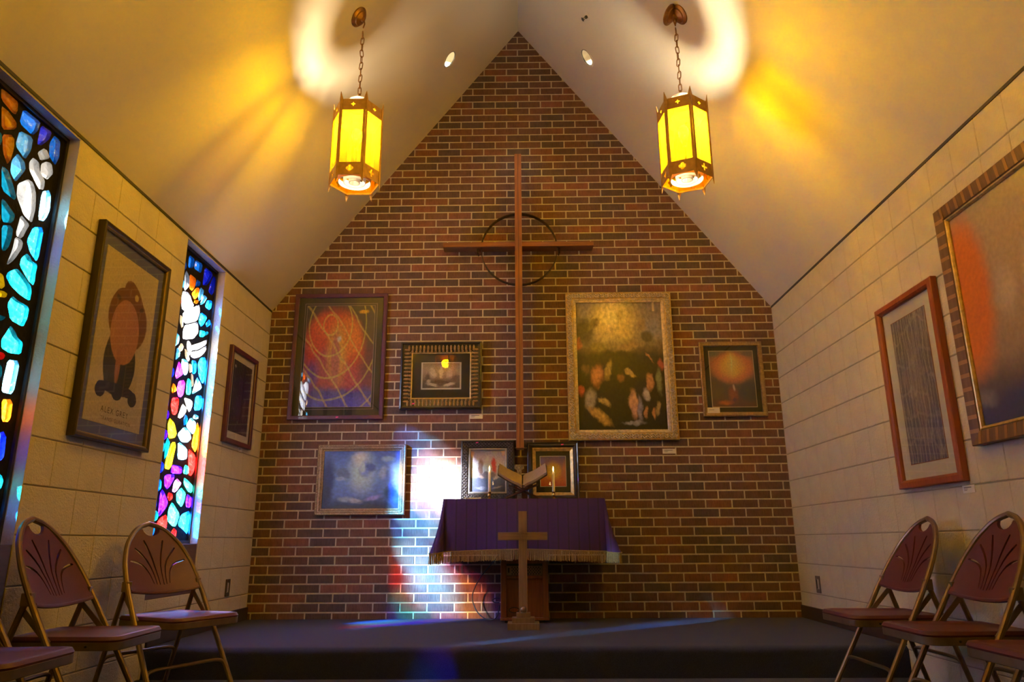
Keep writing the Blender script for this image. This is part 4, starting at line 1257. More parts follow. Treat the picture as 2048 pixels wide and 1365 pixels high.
# ribbed bronze frame
pD, w, h = picture('framed_print', 'small rose-gold orb print in a ribbed bronze frame by the corner', 'back', 1.446, 1.952, 1.500, 2.112, 0.036,
  [(0, 0), (0, 0.024), (0.006, 0.028), (0.032, 0.024), (0.036, 0.018), (0.036, 0.010)], M_ANTIQUE,
  [(0.033, 0.011, M_BLACKMAT, 'mat_board'), (0.073, 0.0122, M_CREAM, 'fillet'), (0.079, 0.0132, ART_ORB, 'print')], glass=0.017)
mb = MB()
def fn(x, y, a, i, k):
    ca, sa = math.cos(a), math.sin(a)
    vs = [(-0.0016, -0.012, 0.0262), (0.0016, -0.012, 0.0262), (0.0016, 0.012, 0.0250), (-0.0016, 0.012, 0.0250), (0, -0.012, 0.0292), (0, 0.012, 0.0278)]
    mb.add([(x+u*ca-v*sa, y+u*sa+v*ca, z) for u, v, z in vs], [(0, 1, 4), (3, 5, 2), (0, 4, 5, 3), (1, 2, 5, 4)])
along(w, h, 0.019, 0.0056, fn)
tag(mb.build('rib_relief', M_GOLD, pD), kind='stuff')
MB().box(-w/2+0.028, -w/2+0.126, 0.026, 0.070, 0.028, 0.0295).build('caption_card', M_CARDW, pD)
MB().box(-w/2+0.042, -w/2+0.082, 0.050, 0.0535, 0.0295, 0.0298).build('caption_line', M_GREYINK, pD)

# beaded frame with the blue picture
pE, w, h = picture('framed_print', 'blue sky picture in a beaded champagne frame beside the altar', 'back', -1.603, -0.906, 0.754, 1.298, 0.052,
  [(0, 0), (0, 0.026), (0.006, 0.032), (0.018, 0.026), (0.034, 0.026), (0.042, 0.020), (0.052, 0.018), (0.052, 0.010)], M_ANTIQUE,
  [(0.05, 0.012, ART_BLUE, 'print')])
mb = MB()
def fn(x, y, a, i, k): lump(mb, x, y, 0.028, a, 0.0052, 0.0058, 0.006)
along(w, h, 0.010, 0.0125, fn)
def fn(x, y, a, i, k): lump(mb, x, y, 0.0255, a+R(30), 0.0075, 0.0042, 0.006)
along(w, h, 0.027, 0.0125, fn)
def fn(x, y, a, i, k): lump(mb, x, y, 0.0185, a, 0.0036, 0.0036, 0.005)
along(w, h, 0.045, 0.0100, fn)
tag(mb.build('bead_relief', M_SILVERGOLD, pE, smooth=True), kind='stuff')

# two frames standing on the altar
ALT = 0.846
pF, w, h = picture('standing_frame', 'dark carved frame standing on the altar behind the burning candle nearer the windows', 'back', -0.474, -0.054, ALT, 1.318, 0.076,
  [(0, 0), (0, 0.034), (0.010, 0.040), (0.016, 0.034), (0.056, 0.026), (0.062, 0.022)], M_EBONY,
  [(0.070, 0.010, ART_THREE, 'print')], glass=0.014, lip=([(0.060, 0.022), (0.063, 0.026), (0.070, 0.026), (0.076, 0.016), (0.076, 0.008)], M_SILVER), tilt=R(-5), loc=(-0.264, -0.062, ALT+0.001))
mb = MB()
g = random.Random(5)
for dd in (0.022, 0.034, 0.046):
    def fn(x, y, a, i, k): lump(mb, x, y, 0.032-(dd-0.022)*0.2, a+R(50 if i % 2 else -50), 0.0085, 0.0045, 0.008)
    along(w, h, dd, 0.013, fn)
tag(mb.build('carved_relief', M_PEWTER, pF, smooth=True), kind='stuff')
mb = MB()
def fn(x, y, a, i, k): lump(mb, x, y, 0.0245, a, 0.0034, 0.0040, 0.005)
along(w, h, 0.066, 0.0090, fn)
tag(mb.build('bead_relief', M_SILVER, pF, smooth=True), kind='stuff')
sticker(pF, -0.085, h-0.018, 0.040)

pG, w, h = picture('standing_frame', 'black frame with a glowing amber print standing on the altar', 'back', 0.042, 0.442, ALT, 1.300, 0.068,
  [(0, 0), (0, 0.034), (0.008, 0.040), (0.014, 0.036), (0.026, 0.040), (0.034, 0.036), (0.042, 0.028)], M_EBONY,
  [(0.062, 0.010, M_BLACKMAT, 'mat_board'), ((0.098, 0.098, 0.110, 0.104), 0.0112, M_WHITEMAT, 'print_margin'), ((0.103, 0.103, 0.115, 0.109), 0.0122, ART_GLOW, 'print')],
  glass=0.016, lip=([(0.041, 0.028), (0.046, 0.029), (0.066, 0.016), (0.068, 0.010)], M_GOLD), tilt=R(-5), loc=(0.242, -0.062, ALT+0.001))
sticker(pG, 0.075, h-0.020, 0.040)

# left wall
pP, w, h = picture('framed_poster', 'tall cream poster with navy mat between the two stained glass windows', 'left', -2.505, -1.812, 1.030, 2.098, 0.030,
  [(0, 0), (0, 0.036), (0.006, 0.040), (0.018, 0.036), (0.022, 0.032)], M_BLACKGOLD,
  [(0.027, 0.012, M_NAVYMAT, 'mat_board'), ((0.082, 0.082, 0.090, 0.098), 0.0132, M_CREAM, 'fillet'), ((0.084, 0.084, 0.092, 0.100), 0.0142, ART_POSTER, 'print')],
  glass=0.024, lip=([(0.022, 0.032), (0.026, 0.032), (0.030, 0.026), (0.030, 0.010)], mat('dull_gilt_lip', (0.30, 0.21, 0.09), rough=0.35, metal=0.7, var=0.2)))
def lettering(txt, size, x, y, z, root, m, name='lettering'):
    cu = bpy.data.curves.new('lettering', 'FONT')
    cu.body = txt
    cu.size = size
    cu.align_x = 'CENTER'
    cu.space_character = 1.25
    tmp = bpy.data.objects.new('lettering', cu)
    COL.objects.link(tmp)
    bpy.context.view_layer.update()
    me = bpy.data.meshes.new_from_object(tmp.evaluated_get(bpy.context.evaluated_depsgraph_get()))
    bpy.data.objects.remove(tmp)
    me.materials.append(m)
    o = link(name, me, root)
    o.location = (x, y, z)
    return o
M_BROWNINK = mat('brown_ink', (0.12, 0.085, 0.06), rough=0.8, var=0.05)
lettering('ALEX GREY', 0.042, 0.0, 0.150, 0.0148, pP, M_BROWNINK)
lettering('TRANSFIGURATION', 0.026, 0.02, 0.112, 0.0148, pP, M_BROWNINK)

pQ, w, h = picture('framed_print', 'plum-framed dark violet print with white mat near the brick corner', 'left', -0.785, -0.272, 1.230, 1.921, 0.036,
  [(0, 0), (0, 0.026), (0.004, 0.030), (0.030, 0.028), (0.036, 0.020), (0.036, 0.010)], M_PURPLEFR,
  [(0.033, 0.011, M_WHITEMAT, 'mat_board'), ((0.080, 0.080, 0.088, 0.086), 0.0125, ART_NIGHT, 'print')], glass=0.017)
card('caption card half hidden under the violet print', 'left', -0.42, 1.215, 0.07, 0.03)

# right wall
pR, w, h = picture('framed_print', 'cherry-framed grey print of fine pale threads with wide white mat', 'right', -2.335, -1.738, 0.812, 1.820, 0.044,
  [(0, 0), (0, 0.030), (0.005, 0.034), (0.030, 0.036), (0.040, 0.028), (0.044, 0.020), (0.044, 0.010)], M_CHERRY,
  [(0.040, 0.011, M_WHITEMAT, 'mat_board'), ((0.122, 0.122, 0.118, 0.112), 0.0122, M_CHERRY, 'fillet'), ((0.126, 0.126, 0.122, 0.116), 0.0132, ART_THREAD, 'print')], glass=0.017)
card('caption card beside the lower corner of the cherry frame', 'right', -2.318, 0.776, 0.095, 0.035)

pS, w, h = picture('framed_painting', 'orange mist painting in a wide banded brown frame at the picture edge', 'right', -3.50, -2.462, 0.955, 2.100, 0.080,
  [(0, 0), (0, 0.038), (0.004, 0.042), (0.060, 0.034), (0.066, 0.026)], M_BROWNFR,
  [(0.074, 0.016, ART_MIST, 'canvas')], lip=([(0.064, 0.026), (0.068, 0.032), (0.074, 0.030), (0.080, 0.022), (0.080, 0.012)], M_GOLD))
inl = MB().add([(-0.009, 0.029, 0.0352), (0.009, 0.029, 0.0352), (0.009, -0.027, 0.0428), (-0.009, -0.027, 0.0428), (-0.009, 0.029, 0.034), (0.009, 0.029, 0.034), (0.009, -0.027, 0.041), (-0.009, -0.027, 0.041)],
               [(0, 3, 2, 1), (0, 1, 5, 4), (1, 2, 6, 5), (2, 3, 7, 6), (3, 0, 4, 7)]).build('copper_band', M_COPPER)
inl_me = inl.data
bpy.data.objects.remove(inl)
def fn(x, y, a, i, k):
    o = link('copper_band', inl_me, pS)
    o.location = (x, y, 0)
    o.rotation_euler = (0, 0, a)
along(w, h, 0.032, 0.062, fn)

# carved and stuck-on details belong to the frame they sit on
for root in (pA, pB, pC, pD, pE, pF, pG, pP, pQ, pR, pS):
    fr_ = [c for c in root.children if c.name.split('.')[0] == 'frame'][0]
    for c in list(root.children):
        b_ = c.name.split('.')[0]
        if b_ in ('frame_lip', 'pink_sticker', 'copper_band', 'caption_card') or b_.endswith('_relief'): c.parent = fr_
        elif b_ in ('paper_tag', 'lettering', 'fillet'):
            c.parent = [k for k in root.children if k.name.split('.')[0] in ('print', 'mat_board')][-1 if b_ != 'fillet' else 0]
        elif b_ == 'caption_line': c.parent = fr_
for o in list(COL.objects):
    if o.parent and o.name.split('.')[0] == 'caption_line':
        k = [c for c in o.parent.children if c.name.split('.')[0] == 'paper']
        if k: o.parent = k[0]

# ------------------------------------------------------------------ altar
AX0, AX1, AYF, AYB = -0.560, 0.585, -0.505, -0.030
t = thing('altar', 'walnut pedestal altar with a pierced grille under the purple cloth', 'altar', (0.0, -0.27, 0))
MB().box(AX0+0.004, AX1-0.004, AYF+0.27+0.004, AYB+0.27, ALT-0.045, ALT-0.004, bev=0.004).build('table_slab', M_CRATE, t)
px0, px1, pyf = -0.158, 0.182, -0.06
MB().box(px0, px0+0.042, pyf, 0.2, 0.035, ALT-0.045, bev=0.003).build('corner_stile', M_CRATE, t)
MB().box(px1-0.042, px1, pyf, 0.2, 0.035, ALT-0.045, bev=0.003).build('corner_stile', M_CRATE, t)
MB().box(px0+0.042, px1-0.042, pyf+0.018, 0.19, 0.035, 0.300).build('recessed_panel', M_CRATE, t)
MB().box(px0+0.042, px1-0.042, pyf+0.006, 0.19, 0.400, ALT-0.045).build('upper_panel', M_CRATE, t)
MB().box(px0+0.042, px1-0.042, pyf-0.004, 0.19, 0.296, 0.318, bev=0.004).build('shelf_lip', M_CRATE, t)
MB().box(px0-0.004, px1+0.004, pyf-0.012, 0.205, 0.018, 0.036, bev=0.004).build('base_moulding', M_CRATE, t)
MB().box(px0+0.03, px1-0.03, pyf+0.02, 0.19, 0.0, 0.018).build('black_plinth', M_BLACK, t)
M_GRILLE = mat('tan_grille', (0.25, 0.165, 0.105), rough=0.5, var=0.1)
MB().box(px0+0.042, px1-0.042, pyf+0.012, 0.18, 0.318, 0.400).build('grille_cavity', M_BLACK, t)
gx0, gx1, gz0, gz1 = px0+0.042, px1-0.042, 0.320, 0.384
holes = [[(gx0+0.010, gz0+0.018), (gx0+0.022, gz0+0.018), (gx0+0.022, gz1-0.012), (gx0+0.010, gz1-0.012)]]
for r_ in range(5):
    for c_ in range(23):
        if (r_+c_) % 2: continue
        cx, cz = gx0+0.040+c_*0.0095, gz0+0.010+r_*0.011
        if cx > gx1-0.008: continue
        holes.append([(cx-0.0052, cz), (cx, cz-0.0058), (cx+0.0052, cz), (cx, cz+0.0058)])
MB().fill([(gx0, gz0), (gx1, gz0), (gx1, gz1), (gx0, gz1)], holes, -pyf-0.004, -pyf+0.002, lambda a, b, c: (a, -c, b)).build('pierced_grille', M_GRILLE, t, recalc=True)

# purple cloth: top, draped skirt, gold fringe
def cloth_mat():
    m, nt, out = new_mat('purple_cloth')
    tc = N(nt, 'ShaderNodeTexCoord')
    wv = N(nt, 'ShaderNodeTexWave', bands_direction='X')
    wv.inputs['Scale'].default_value = 4.4
    wv.inputs['Distortion'].default_value = 0.15
    nt.links.new(tc.outputs['Object'], wv.inputs['Vector'])
    nz = N(nt, 'ShaderNodeTexNoise')
    nz.inputs['Scale'].default_value = 90
    nt.links.new(tc.outputs['Object'], nz.inputs['Vector'])
    c = ramp(nt, wv.outputs['Fac'], [(0.0, (0.036, 0.008, 0.125)), (0.90, (0.042, 0.009, 0.145)), (0.97, (0.016, 0.004, 0.06))])
    cl = ramp(nt, nz.outputs[0], [(0.3, (0.8, 0.8, 0.8)), (0.7, (1, 1, 1))])
    c = mixc(nt, 1.0, c, cl, 'MULTIPLY')
    b = N(nt, 'ShaderNodeBsdfPrincipled')
    b.inputs['Roughness'].default_value = 0.75
    b.inputs['Sheen Weight'].default_value = 0.08
    b.inputs['Sheen Tint'].default_value = (0.45, 0.25, 0.9, 1)
    nt.links.new(c, b.inputs['Base Color'])
    nt.links.new(b.outputs[0], out.inputs[0])
    return m
M_CLOTH = cloth_mat()
M_FRINGE = mat('gold_fringe', (0.40, 0.27, 0.085), rough=0.5, var=0.3, var_scale=120, sheen=0.3)
t = thing('altar_cloth', 'purple cloth with gold fringe draped over the altar', 'cloth', (0.0, -0.27, ALT))
per = []     # (x, y, nx, ny, is_corner)
cr = 0.012
def arc(cx, cy, a0, a1, n):
    for k in range(n+1):
        a = a0+(a1-a0)*k/n
        per.append((cx+cr*math.cos(a), cy+cr*math.sin(a), math.cos(a), math.sin(a), math.sin(PI*k/n)))
def side(xa, ya, xb, yb, nx, ny, n):
    for k in range(1, n):
        per.append((xa+(xb-xa)*k/n, ya+(yb-ya)*k/n, nx, ny, 0.0))
yf, yb = AYF+0.27, AYB+0.27
side(AX0, yb, AX0, yf+cr, -1, 0, 26)
arc(AX0+cr, yf+cr, PI, 1.5*PI, 14)
side(AX0+cr, yf, AX1-cr, yf, 0, -1, 110)
arc(AX1-cr, yf+cr, 1.5*PI, 2*PI, 14)
side(AX1, yf+cr, AX1, yb, 1, 0, 26)
np_ = len(per)
DROP = 0.358
rows = 18
def skirt(i, tt):
    x, y, nx, ny, cn = per[i]
    s = i*0.0135
    wave = math.sin(s*6.1)*0.5+math.sin(s*11.3+1.0)*0.3+math.sin(s*3.1+2.0)*0.4
    near = max(0.0, 1-abs(abs(x-0.0125)-0.5725)/0.11) if ny < -0.5 else cn
    off = 0.006*math.sqrt(tt)+tt*(0.026+0.024*wave)+tt*tt*0.075*cn
    off -= tt*0.022*(near if cn == 0 else 0)
    lateral = 0.0
    if ny < -0.5 and cn == 0: lateral = tt*0.050*((x-0.0125)/0.57)
    hang = DROP+0.010*cn-0.010*(1-min(1, abs(x-0.0125)/0.57))+0.004*math.sin(s*4.0)
    return (x+nx*off+lateral, y+ny*off, -tt*hang)
mb = MB()
vs = []; fs = []
for i in range(np_):
    for k in range(rows+1): vs.append(skirt(i, k/rows))
for i in range(np_-1):
    for k in range(rows):
        a = i*(rows+1)+k
        fs.append((a, a+1, a+rows+2, a+rows+1))
top = [i*(rows+1) for i in range(np_)]
mb.add(vs, fs+[tuple(top)])
sk = mb.build('draped_skirt', M_CLOTH, t, smooth=True, recalc=True)
# fringe: a header cord and hanging strands
mb = MB()
g = random.Random(11)
hem = [Vector(skirt(i, 1.0)) for i in range(np_)]
dense = []
for i in range(np_-1):
    L = (hem[i+1]-hem[i]).length
    n = max(1, int(L/0.0042))
    for k in range(n): dense.append(hem[i].lerp(hem[i+1], (k+0.5)/n))
for i, p in enumerate(dense):
    nx = per[min(np_-1, int(i/len(dense)*np_))]
    ox, oy = nx[2]*0.004, nx[3]*0.004
    l = 0.072+g.uniform(-0.007, 0.005)
    dx, dy = g.uniform(-0.004, 0.004), g.uniform(-0.004, 0.004)
    d = dense[min(i+1, len(dense)-1)]-dense[max(i-1, 0)]
    d = Vector((d.x, d.y, 0)).normalized()*0.0019
    nrm = Vector((d.y, -d.x, 0))
    a = p+Vector((ox, oy, 0.002)); b = p+Vector((ox+dx, oy+dy, -l))
    mb.add([a-d, a+nrm, a+d, b-d*1.1, b+nrm*1.1, b+d*1.1], [(0, 1, 4, 3), (1, 2, 5, 4), (2, 0, 3, 5), (3, 4, 5)])
mb.tube([h_+Vector((per[i][2]*0.004, per[i][3]*0.004, 0)) for i, h_ in enumerate(hem)], 0.0035, 6)
tag(mb.build('gold_fringe', M_FRINGE, sk), kind='stuff')

# ------------------------------------------------------------------ on the altar
M_WAX = mat('ivory_wax', (0.78, 0.72, 0.66), rough=0.45, var=0.03)
M_CRYSTAL = mat('brass_holder', (0.62, 0.40, 0.13), rough=0.22, metal=0.9, var=0.2)
M_FLAME = mat('candle_flame', (1.0, 0.8, 0.4), rough=0.5, emit=(1.0, 0.72, 0.30), emit_s=14.0)
def candle(x, y, hgt, label):
    t = thing('candlestick', label, 'candle', (x, y, ALT), group='lit candles on the altar')
    MB().lathe([(0.001, 0), (0.019, 0.0), (0.020, 0.004), (0.012, 0.009), (0.007, 0.016), (0.010, 0.024), (0.012, 0.034), (0.009, 0.042), (0.0125, 0.050), (0.0125, 0.056), (0.001, 0.054)], 22).build('candle_holder', M_CRYSTAL, t, smooth=True)
    MB().lathe([(0.001, 0.05), (0.0102, 0.05), (0.0098, hgt-0.004), (0.008, hgt), (0.004, hgt-0.002), (0.001, hgt-0.003)], 20).build('wax_taper', M_WAX, t, smooth=True)
    wx = [c for c in t.children if c.name.startswith('wax_taper')][0]
    MB().tube([(0, 0, hgt-0.004), (0.0006, 0, hgt+0.009)], 0.0009, 6).build('wick', M_BLACK, wx)
    MB().lathe([(0.0005, hgt+0.003), (0.0035, hgt+0.007), (0.0048, hgt+0.014), (0.0036, hgt+0.024), (0.0016, hgt+0.033), (0.0004, hgt+0.039)], 14).build('flame', M_FLAME, wx, smooth=True)
    pl = bpy.data.lights.new('flame_light', 'POINT')
    pl.energy = 0.16
    pl.color = (1.0, 0.6, 0.25)
    pl.shadow_soft_size = 0.006
    o = bpy.data.objects.new('flame_light', pl); COL.objects.link(o); o.parent = t
    o.location = (0, -0.012, hgt+0.018)
candle(-0.237, -0.385, 0.205, 'lit ivory candle in front of the carved frame')
candle(0.229, -0.385, 0.198, 'lit ivory candle in front of the amber print')

# folding stand and open book
M_STAND = wood('stand_dark_wood', (0.105, 0.045, 0.028), (0.065, 0.03, 0.02), axis=0)
t = thing('book_stand', 'folding crossed-leg wooden stand holding the open book', 'book stand', (0.010, -0.30, ALT))
def plank(mb, a, b, y0, y1, th):
    a, b = Vector((a[0], 0, a[1])), Vector((b[0], 0, b[1]))
    d = (b-a).normalized(); n = Vector((-d.z, 0, d.x))*th/2
    vs = []
    for y in (y0, y1):
        for p in (a-n, b-n, b+n, a+n): vs.append((p.x, y, p.z))
    return mb.add(vs, [(0, 1, 2, 3), (7, 6, 5, 4), (0, 4, 5, 1), (1, 5, 6, 2), (2, 6, 7, 3), (3, 7, 4, 0)])
plank(MB(), (-0.142, 0.007), (0.108, 0.110), -0.085, 0.00, 0.011).build('crossed_leaf', M_STAND, t, recalc=True)
plank(MB(), (0.142, 0.007), (-0.108, 0.110), 0.002, 0.085, 0.011).build('crossed_leaf', M_STAND, t, recalc=True)
MB().tube([(0.0, -0.088, 0.0655), (0.0, 0.088, 0.0655)], 0.006, 10).build('hinge_pin', M_STAND, t)
t = thing('open_book', 'open book with cream pages resting on the crossed stand', 'book', (0.004, -0.325, ALT+0.128), rot=(R(24), 0, 0))
M_PAGE = mat('cream_pages', (0.33, 0.255, 0.20), rough=0.8, var=0.08, var_scale=60)
M_COVER = mat('dark_leather', (0.050, 0.022, 0.018), rough=0.5, var=0.2)
for s in (-1, 1):
    pf = []
    for k in range(9):
        u = k/8
        pf.append((s*(0.004+0.168*u), 0.010+0.100*u-0.004*math.sin(PI*u)+0.006*math.exp(-((u-.2)/.16)**2)))
    lo = [(p[0]+s*0.002, p[1]-0.021+0.006*i/8) for i, p in enumerate(pf)]
    poly = pf+lo[::-1]
    MB().prism(poly, -0.10, 0.11, lambda a, b, c: (a, c, b)).build('page_block', M_PAGE, t, recalc=True, smooth=False)
    cv = [(p[0]*1.03, p[1]-0.0015) for p in lo]
    MB().prism(cv+[(p[0], p[1]-0.005) for p in cv[::-1]], -0.106, 0.116, lambda a, b, c: (a, c, b)).build('cover', M_COVER, t, recalc=True)
MB().prism([(-0.010, -0.012), (0.010, -0.012), (0.009, -0.006), (-0.009, -0.006)], -0.106, 0.116, lambda a, b, c: (a, c, b)).build('spine', M_COVER, t, recalc=True)
mbr = MB().tube([(0.0, -0.09, 0.016), (0.012, -0.102, 0.020), (0.022, -0.108, 0.010)], 0.0022, 6)
mbr.build('ribbon_marker', M_GOLD, t)

# small ornate standing cross behind the book
t = thing('altar_cross', 'small ornate pewter cross standing behind the open book', 'cross', (-0.020, -0.155, ALT))
M_PEWX = mat('pale_pewter', (0.40, 0.34, 0.31), rough=0.35, metal=0.75, var=0.45, var_scale=110)
out = [(-0.018, 0.02), (0.018, 0.02), (0.014, 0.13), (0.060, 0.128), (0.066, 0.120), (0.078, 0.120), (0.078, 0.172), (0.066, 0.172), (0.060, 0.164), (0.016, 0.162), (0.018, 0.235), (0.036, 0.243), (0.036, 0.268), (0.014, 0.272),
       (-0.014, 0.272), (-0.036, 0.268), (-0.036, 0.243), (-0.018, 0.235), (-0.016, 0.162), (-0.060, 0.164), (-0.066, 0.172), (-0.078, 0.172), (-0.078, 0.120), (-0.066, 0.120), (-0.060, 0.128), (-0.014, 0.13)]
MB().prism(out, -0.008, 0.008, lambda a, b, c: (a, c, b)).build('cross_body', M_PEWX, t, recalc=True)
mb = MB()
g = random.Random(2)
for (x, z) in [(0, 0.05), (0, 0.075), (0, 0.10), (0, 0.146), (0.04, 0.146), (-0.04, 0.146), (0.07, 0.146), (-0.07, 0.146), (0, 0.185), (0, 0.21), (0, 0.245), (0.022, 0.256), (-0.022, 0.256), (0, 0.262)]:
    bl = MB(); lump(bl, x, z, 0.008, g.uniform(0, 3), 0.012, 0.009, 0.006)
    mb.add([(p[0], -p[2], p[1]) for p in bl.v], bl.f)
tag(mb.build('cast_relief', M_PEWX, t, smooth=True), kind='stuff')
MB().box(-0.030, 0.030, -0.022, 0.022, 0.0, 0.010, bev=0.002).box(-0.022, 0.022, -0.016, 0.016, 0.009, 0.022, bev=0.002).build('foot', M_PEWX, t)

t = thing('folded_paper', 'white folded paper lying on the altar edge', 'paper', (-0.348, -0.470, ALT+0.001), rot=(0, 0, R(3)))
MB().prism([(-0.055, -0.022), (0.055, -0.022), (0.055, 0.05), (-0.055, 0.05)], 0.0, 0.004).build('lower_leaf', M_CARDW, t)
MB().add([(-0.055, -0.022, 0.005), (0.055, -0.022, 0.006), (0.055, 0.05, 0.012), (-0.055, 0.05, 0.010), (-0.055, -0.022, 0.0062), (0.055, -0.022, 0.0072), (0.055, 0.05, 0.0132), (-0.055, 0.05, 0.0112)],
         [(0, 3, 2, 1), (4, 5, 6, 7), (0, 1, 5, 4), (1, 2, 6, 5), (2, 3, 7, 6), (3, 0, 4, 7)]).build('upper_leaf', M_CARDW, t)

# ------------------------------------------------------------------ cross on the platform
t = thing('floor_cross', 'oak cross with carved medallion standing on a stepped base before the altar', 'cross', (0.002, -0.675, 0))
for k, (hw_, z0, z1) in enumerate(((0.104, 0.0, 0.040), (0.074, 0.040, 0.072), (0.046, 0.072, 0.101))):
    MB().box(-hw_, hw_, -hw_*0.82, hw_*0.82, z0, z1, bev=0.002).build('base_step', M_FLOORX, t)
MB().box(-0.0285, 0.0285, -0.014, 0.014, 0.100, 0.752, bev=0.002).build('upright', M_FLOORX, t)
MB().box(-0.168, 0.166, -0.0145, 0.0135, 0.561, 0.613, bev=0.002).build('cross_arm', wood('floor_cross_arm', (0.235, 0.150, 0.075), (0.155, 0.092, 0.045), axis=0, rough=0.5), t)
q1, q2 = quatrefoil(0, 0.587, 0.052), quatrefoil(0, 0.587, 0.045)
MB().fill(q1, [q2], 0.0144, 0.019, lambda a, b, c: (a, -c, b)).build('medallion_rim', M_FLOORX, t, recalc=True)
# carved monogram: I H S strokes
mb = MB()
for x in (-0.016, -0.002, 0.013):
    mb.box(x-0.0022, x+0.0022, -0.0185, -0.0143, 0.566 if x < 0.005 else 0.570, 0.608)
mb.box(-0.004, 0.015, -0.018, -0.0143, 0.586, 0.590)
mb.tube([(-0.018, -0.0165, 0.612), (-0.008, -0.0165, 0.619), (0.004, -0.0165, 0.612), (0.014, -0.0165, 0.606)], 0.0022, 6)
mb.tube([(0.016, -0.0165, 0.570), (0.010, -0.0165, 0.559), (-0.002, -0.0165, 0.556)], 0.0022, 6)
mb.build('medallion_monogram', M_FLOORX, t)
t = thing('polished_ball', 'small shiny pinkish ball on the top step of the oak cross base', 'ball', (0.004, -0.700, 0.1015))
M_BALL = mat('pink_bronze_ball', (0.36, 0.24, 0.19), rough=0.22, metal=0.6, var=0.15)
MB().lathe([(0.0005, 0.041)]+[(0.022*math.sin(a), 0.019+0.022*math.cos(a)) for a in [R(x) for x in (15, 30, 45, 60, 75, 90, 105, 120, 135)]]+[(0.013, 0.0), (0.0005, 0.0)], 24).build('ball', M_BALL, t, smooth=True)
MB().lathe([(0.0165, 0.0), (0.0185, 0.0), (0.0185, 0.0035), (0.0165, 0.0035)], 24).build('seat_ring', M_CHROME, t, smooth=True)

def bez(pts, n=14):
    """Catmull-Rom through the points"""
    P = [Vector(p) for p in pts]
    P = [P[0]*2-P[1]]+P+[P[-1]*2-P[-2]]
    o = []
    for i in range(1, len(P)-2):
        for k in range(n):
            u = k/n
            o.append(0.5*((2*P[i])+(-P[i-1]+P[i+1])*u+(2*P[i-1]-5*P[i]+4*P[i+1]-P[i+2])*u*u+(-P[i-1]+3*P[i]-3*P[i+1]+P[i+2])*u**3))
    o.append(P[-2])
    return o
M_CABLE = mat('dark_blue_cable', (0.012, 0.022, 0.035), rough=0.4, var=0.1)
t = thing('power_cable', 'dark cable looping down beside the altar pedestal', 'cable', (-0.28, -0.12, 0))
loop = bez([(-0.175, -0.16, 0.46), (-0.225, -0.10, 0.40), (-0.32, -0.07, 0.29), (-0.375, -0.06, 0.17), (-0.350, -0.08, 0.075), (-0.29, -0.12, 0.018), (-0.225, -0.17, 0.006), (-0.190, -0.15, 0.030), (-0.172, -0.10, 0.10)])
MB().tube([p-Vector((-0.28, -0.12, 0)) for p in loop], 0.0042, 8).build('cable', M_CABLE, t, smooth=True)
small = bez([(-0.172, -0.10, 0.152), (-0.20, -0.10, 0.150), (-0.225, -0.10, 0.138), (-0.215, -0.10, 0.124), (-0.190, -0.10, 0.120), (-0.172, -0.10, 0.122)])
MB().tube([p-Vector((-0.28, -0.12, 0)) for p in small], 0.0040, 8).build('cable_loop', M_CABLE, t, smooth=True)
t = thing('cord_coil', 'small dark cord loop lying on the pedestal ledge by the shiny ball', 'cord', (-0.062, -0.345, 0.037))
ringp = [(0.034*math.cos(2*PI*k/28), 0.0, 0.052+0.017*math.sin(2*PI*k/28)) for k in range(28)]
MB().tube(ringp, 0.0035, 7, closed=True).build('coil', M_BLACK, t, smooth=True)
MB().tube([(0.034, 0.0, 0.052), (0.05, 0.0, 0.03), (0.058, 0.0, 0.0045)], 0.0035, 7).build('cord_tail', M_BLACK, t, smooth=True)

# ------------------------------------------------------------------ slotted wall plates
for wall, y, lab in (('left', -0.418, 'slotted metal wall plate near the brick corner under the violet print'), ('right', -0.366, 'slotted metal wall plate near the brick corner on the plain wall')):
    t = thing('wall_plate', lab, 'wall plate', (-HW+0.0008 if wall == 'left' else HW-0.0008, y, 0.194), WALLROT[wall], group='slotted wall plates')
    w2 = 0.036
    MB().fill([(-w2, 0), (w2, 0), (w2, 0.114), (-w2, 0.114)], [[(-0.024, 0.026), (0.024, 0.026), (0.024, 0.092), (-0.024, 0.092)]], 0.0, 0.006).build('plate', mat('plate_bronze', (0.10, 0.075, 0.055), rough=0.4, metal=0.5, var=0.2), t)
    MB().box(-0.024, 0.024, 0.026, 0.092, 0.0, 0.002).build('insert', mat('plate_insert', (0.42, 0.37, 0.32), rough=0.6, var=0.05), t)
    MB().box(-0.0235, -0.018, 0.03, 0.088, 0.002, 0.007).build('rocker_edge', M_BLACK, t)

# ------------------------------------------------------------------ folding chairs
M_TUBE = mat('bronze_tube', (0.215, 0.150, 0.090), rough=0.36, metal=0.7, var=0.12, var_scale=25)
M_MAROON = mat('maroon_plastic', (0.090, 0.017, 0.026), rough=0.42, var=0.08, var_scale=30, bump=0.12, bump_scale=260)
M_RUBBER = mat('grey_rubber_foot', (0.05, 0.045, 0.042), rough=0.8, var=0.1)
CH, SEAT_Z = 0.810, 0.375
TOP_Y, FOOT_Y = -0.255, 0.205
def tube_y(z): return FOOT_Y+(TOP_Y-FOOT_Y)*z/CH
def half_w(z):
    """half width of the main frame at height z"""
    pts = [(0.0, 0.232), (0.30, 0.222), (0.48, 0.214), (0.56, 0.205), (0.62, 0.192), (0.67, 0.174), (0.71, 0.152), (0.745, 0.124), (0.775, 0.090), (0.795, 0.055), (CH, 0.0)]
    for (a, wa), (b, wb) in zip(pts, pts[1:]):
        if z <= b: return wa+(wb-wa)*(z-a)/(b-a)
    return 0.0

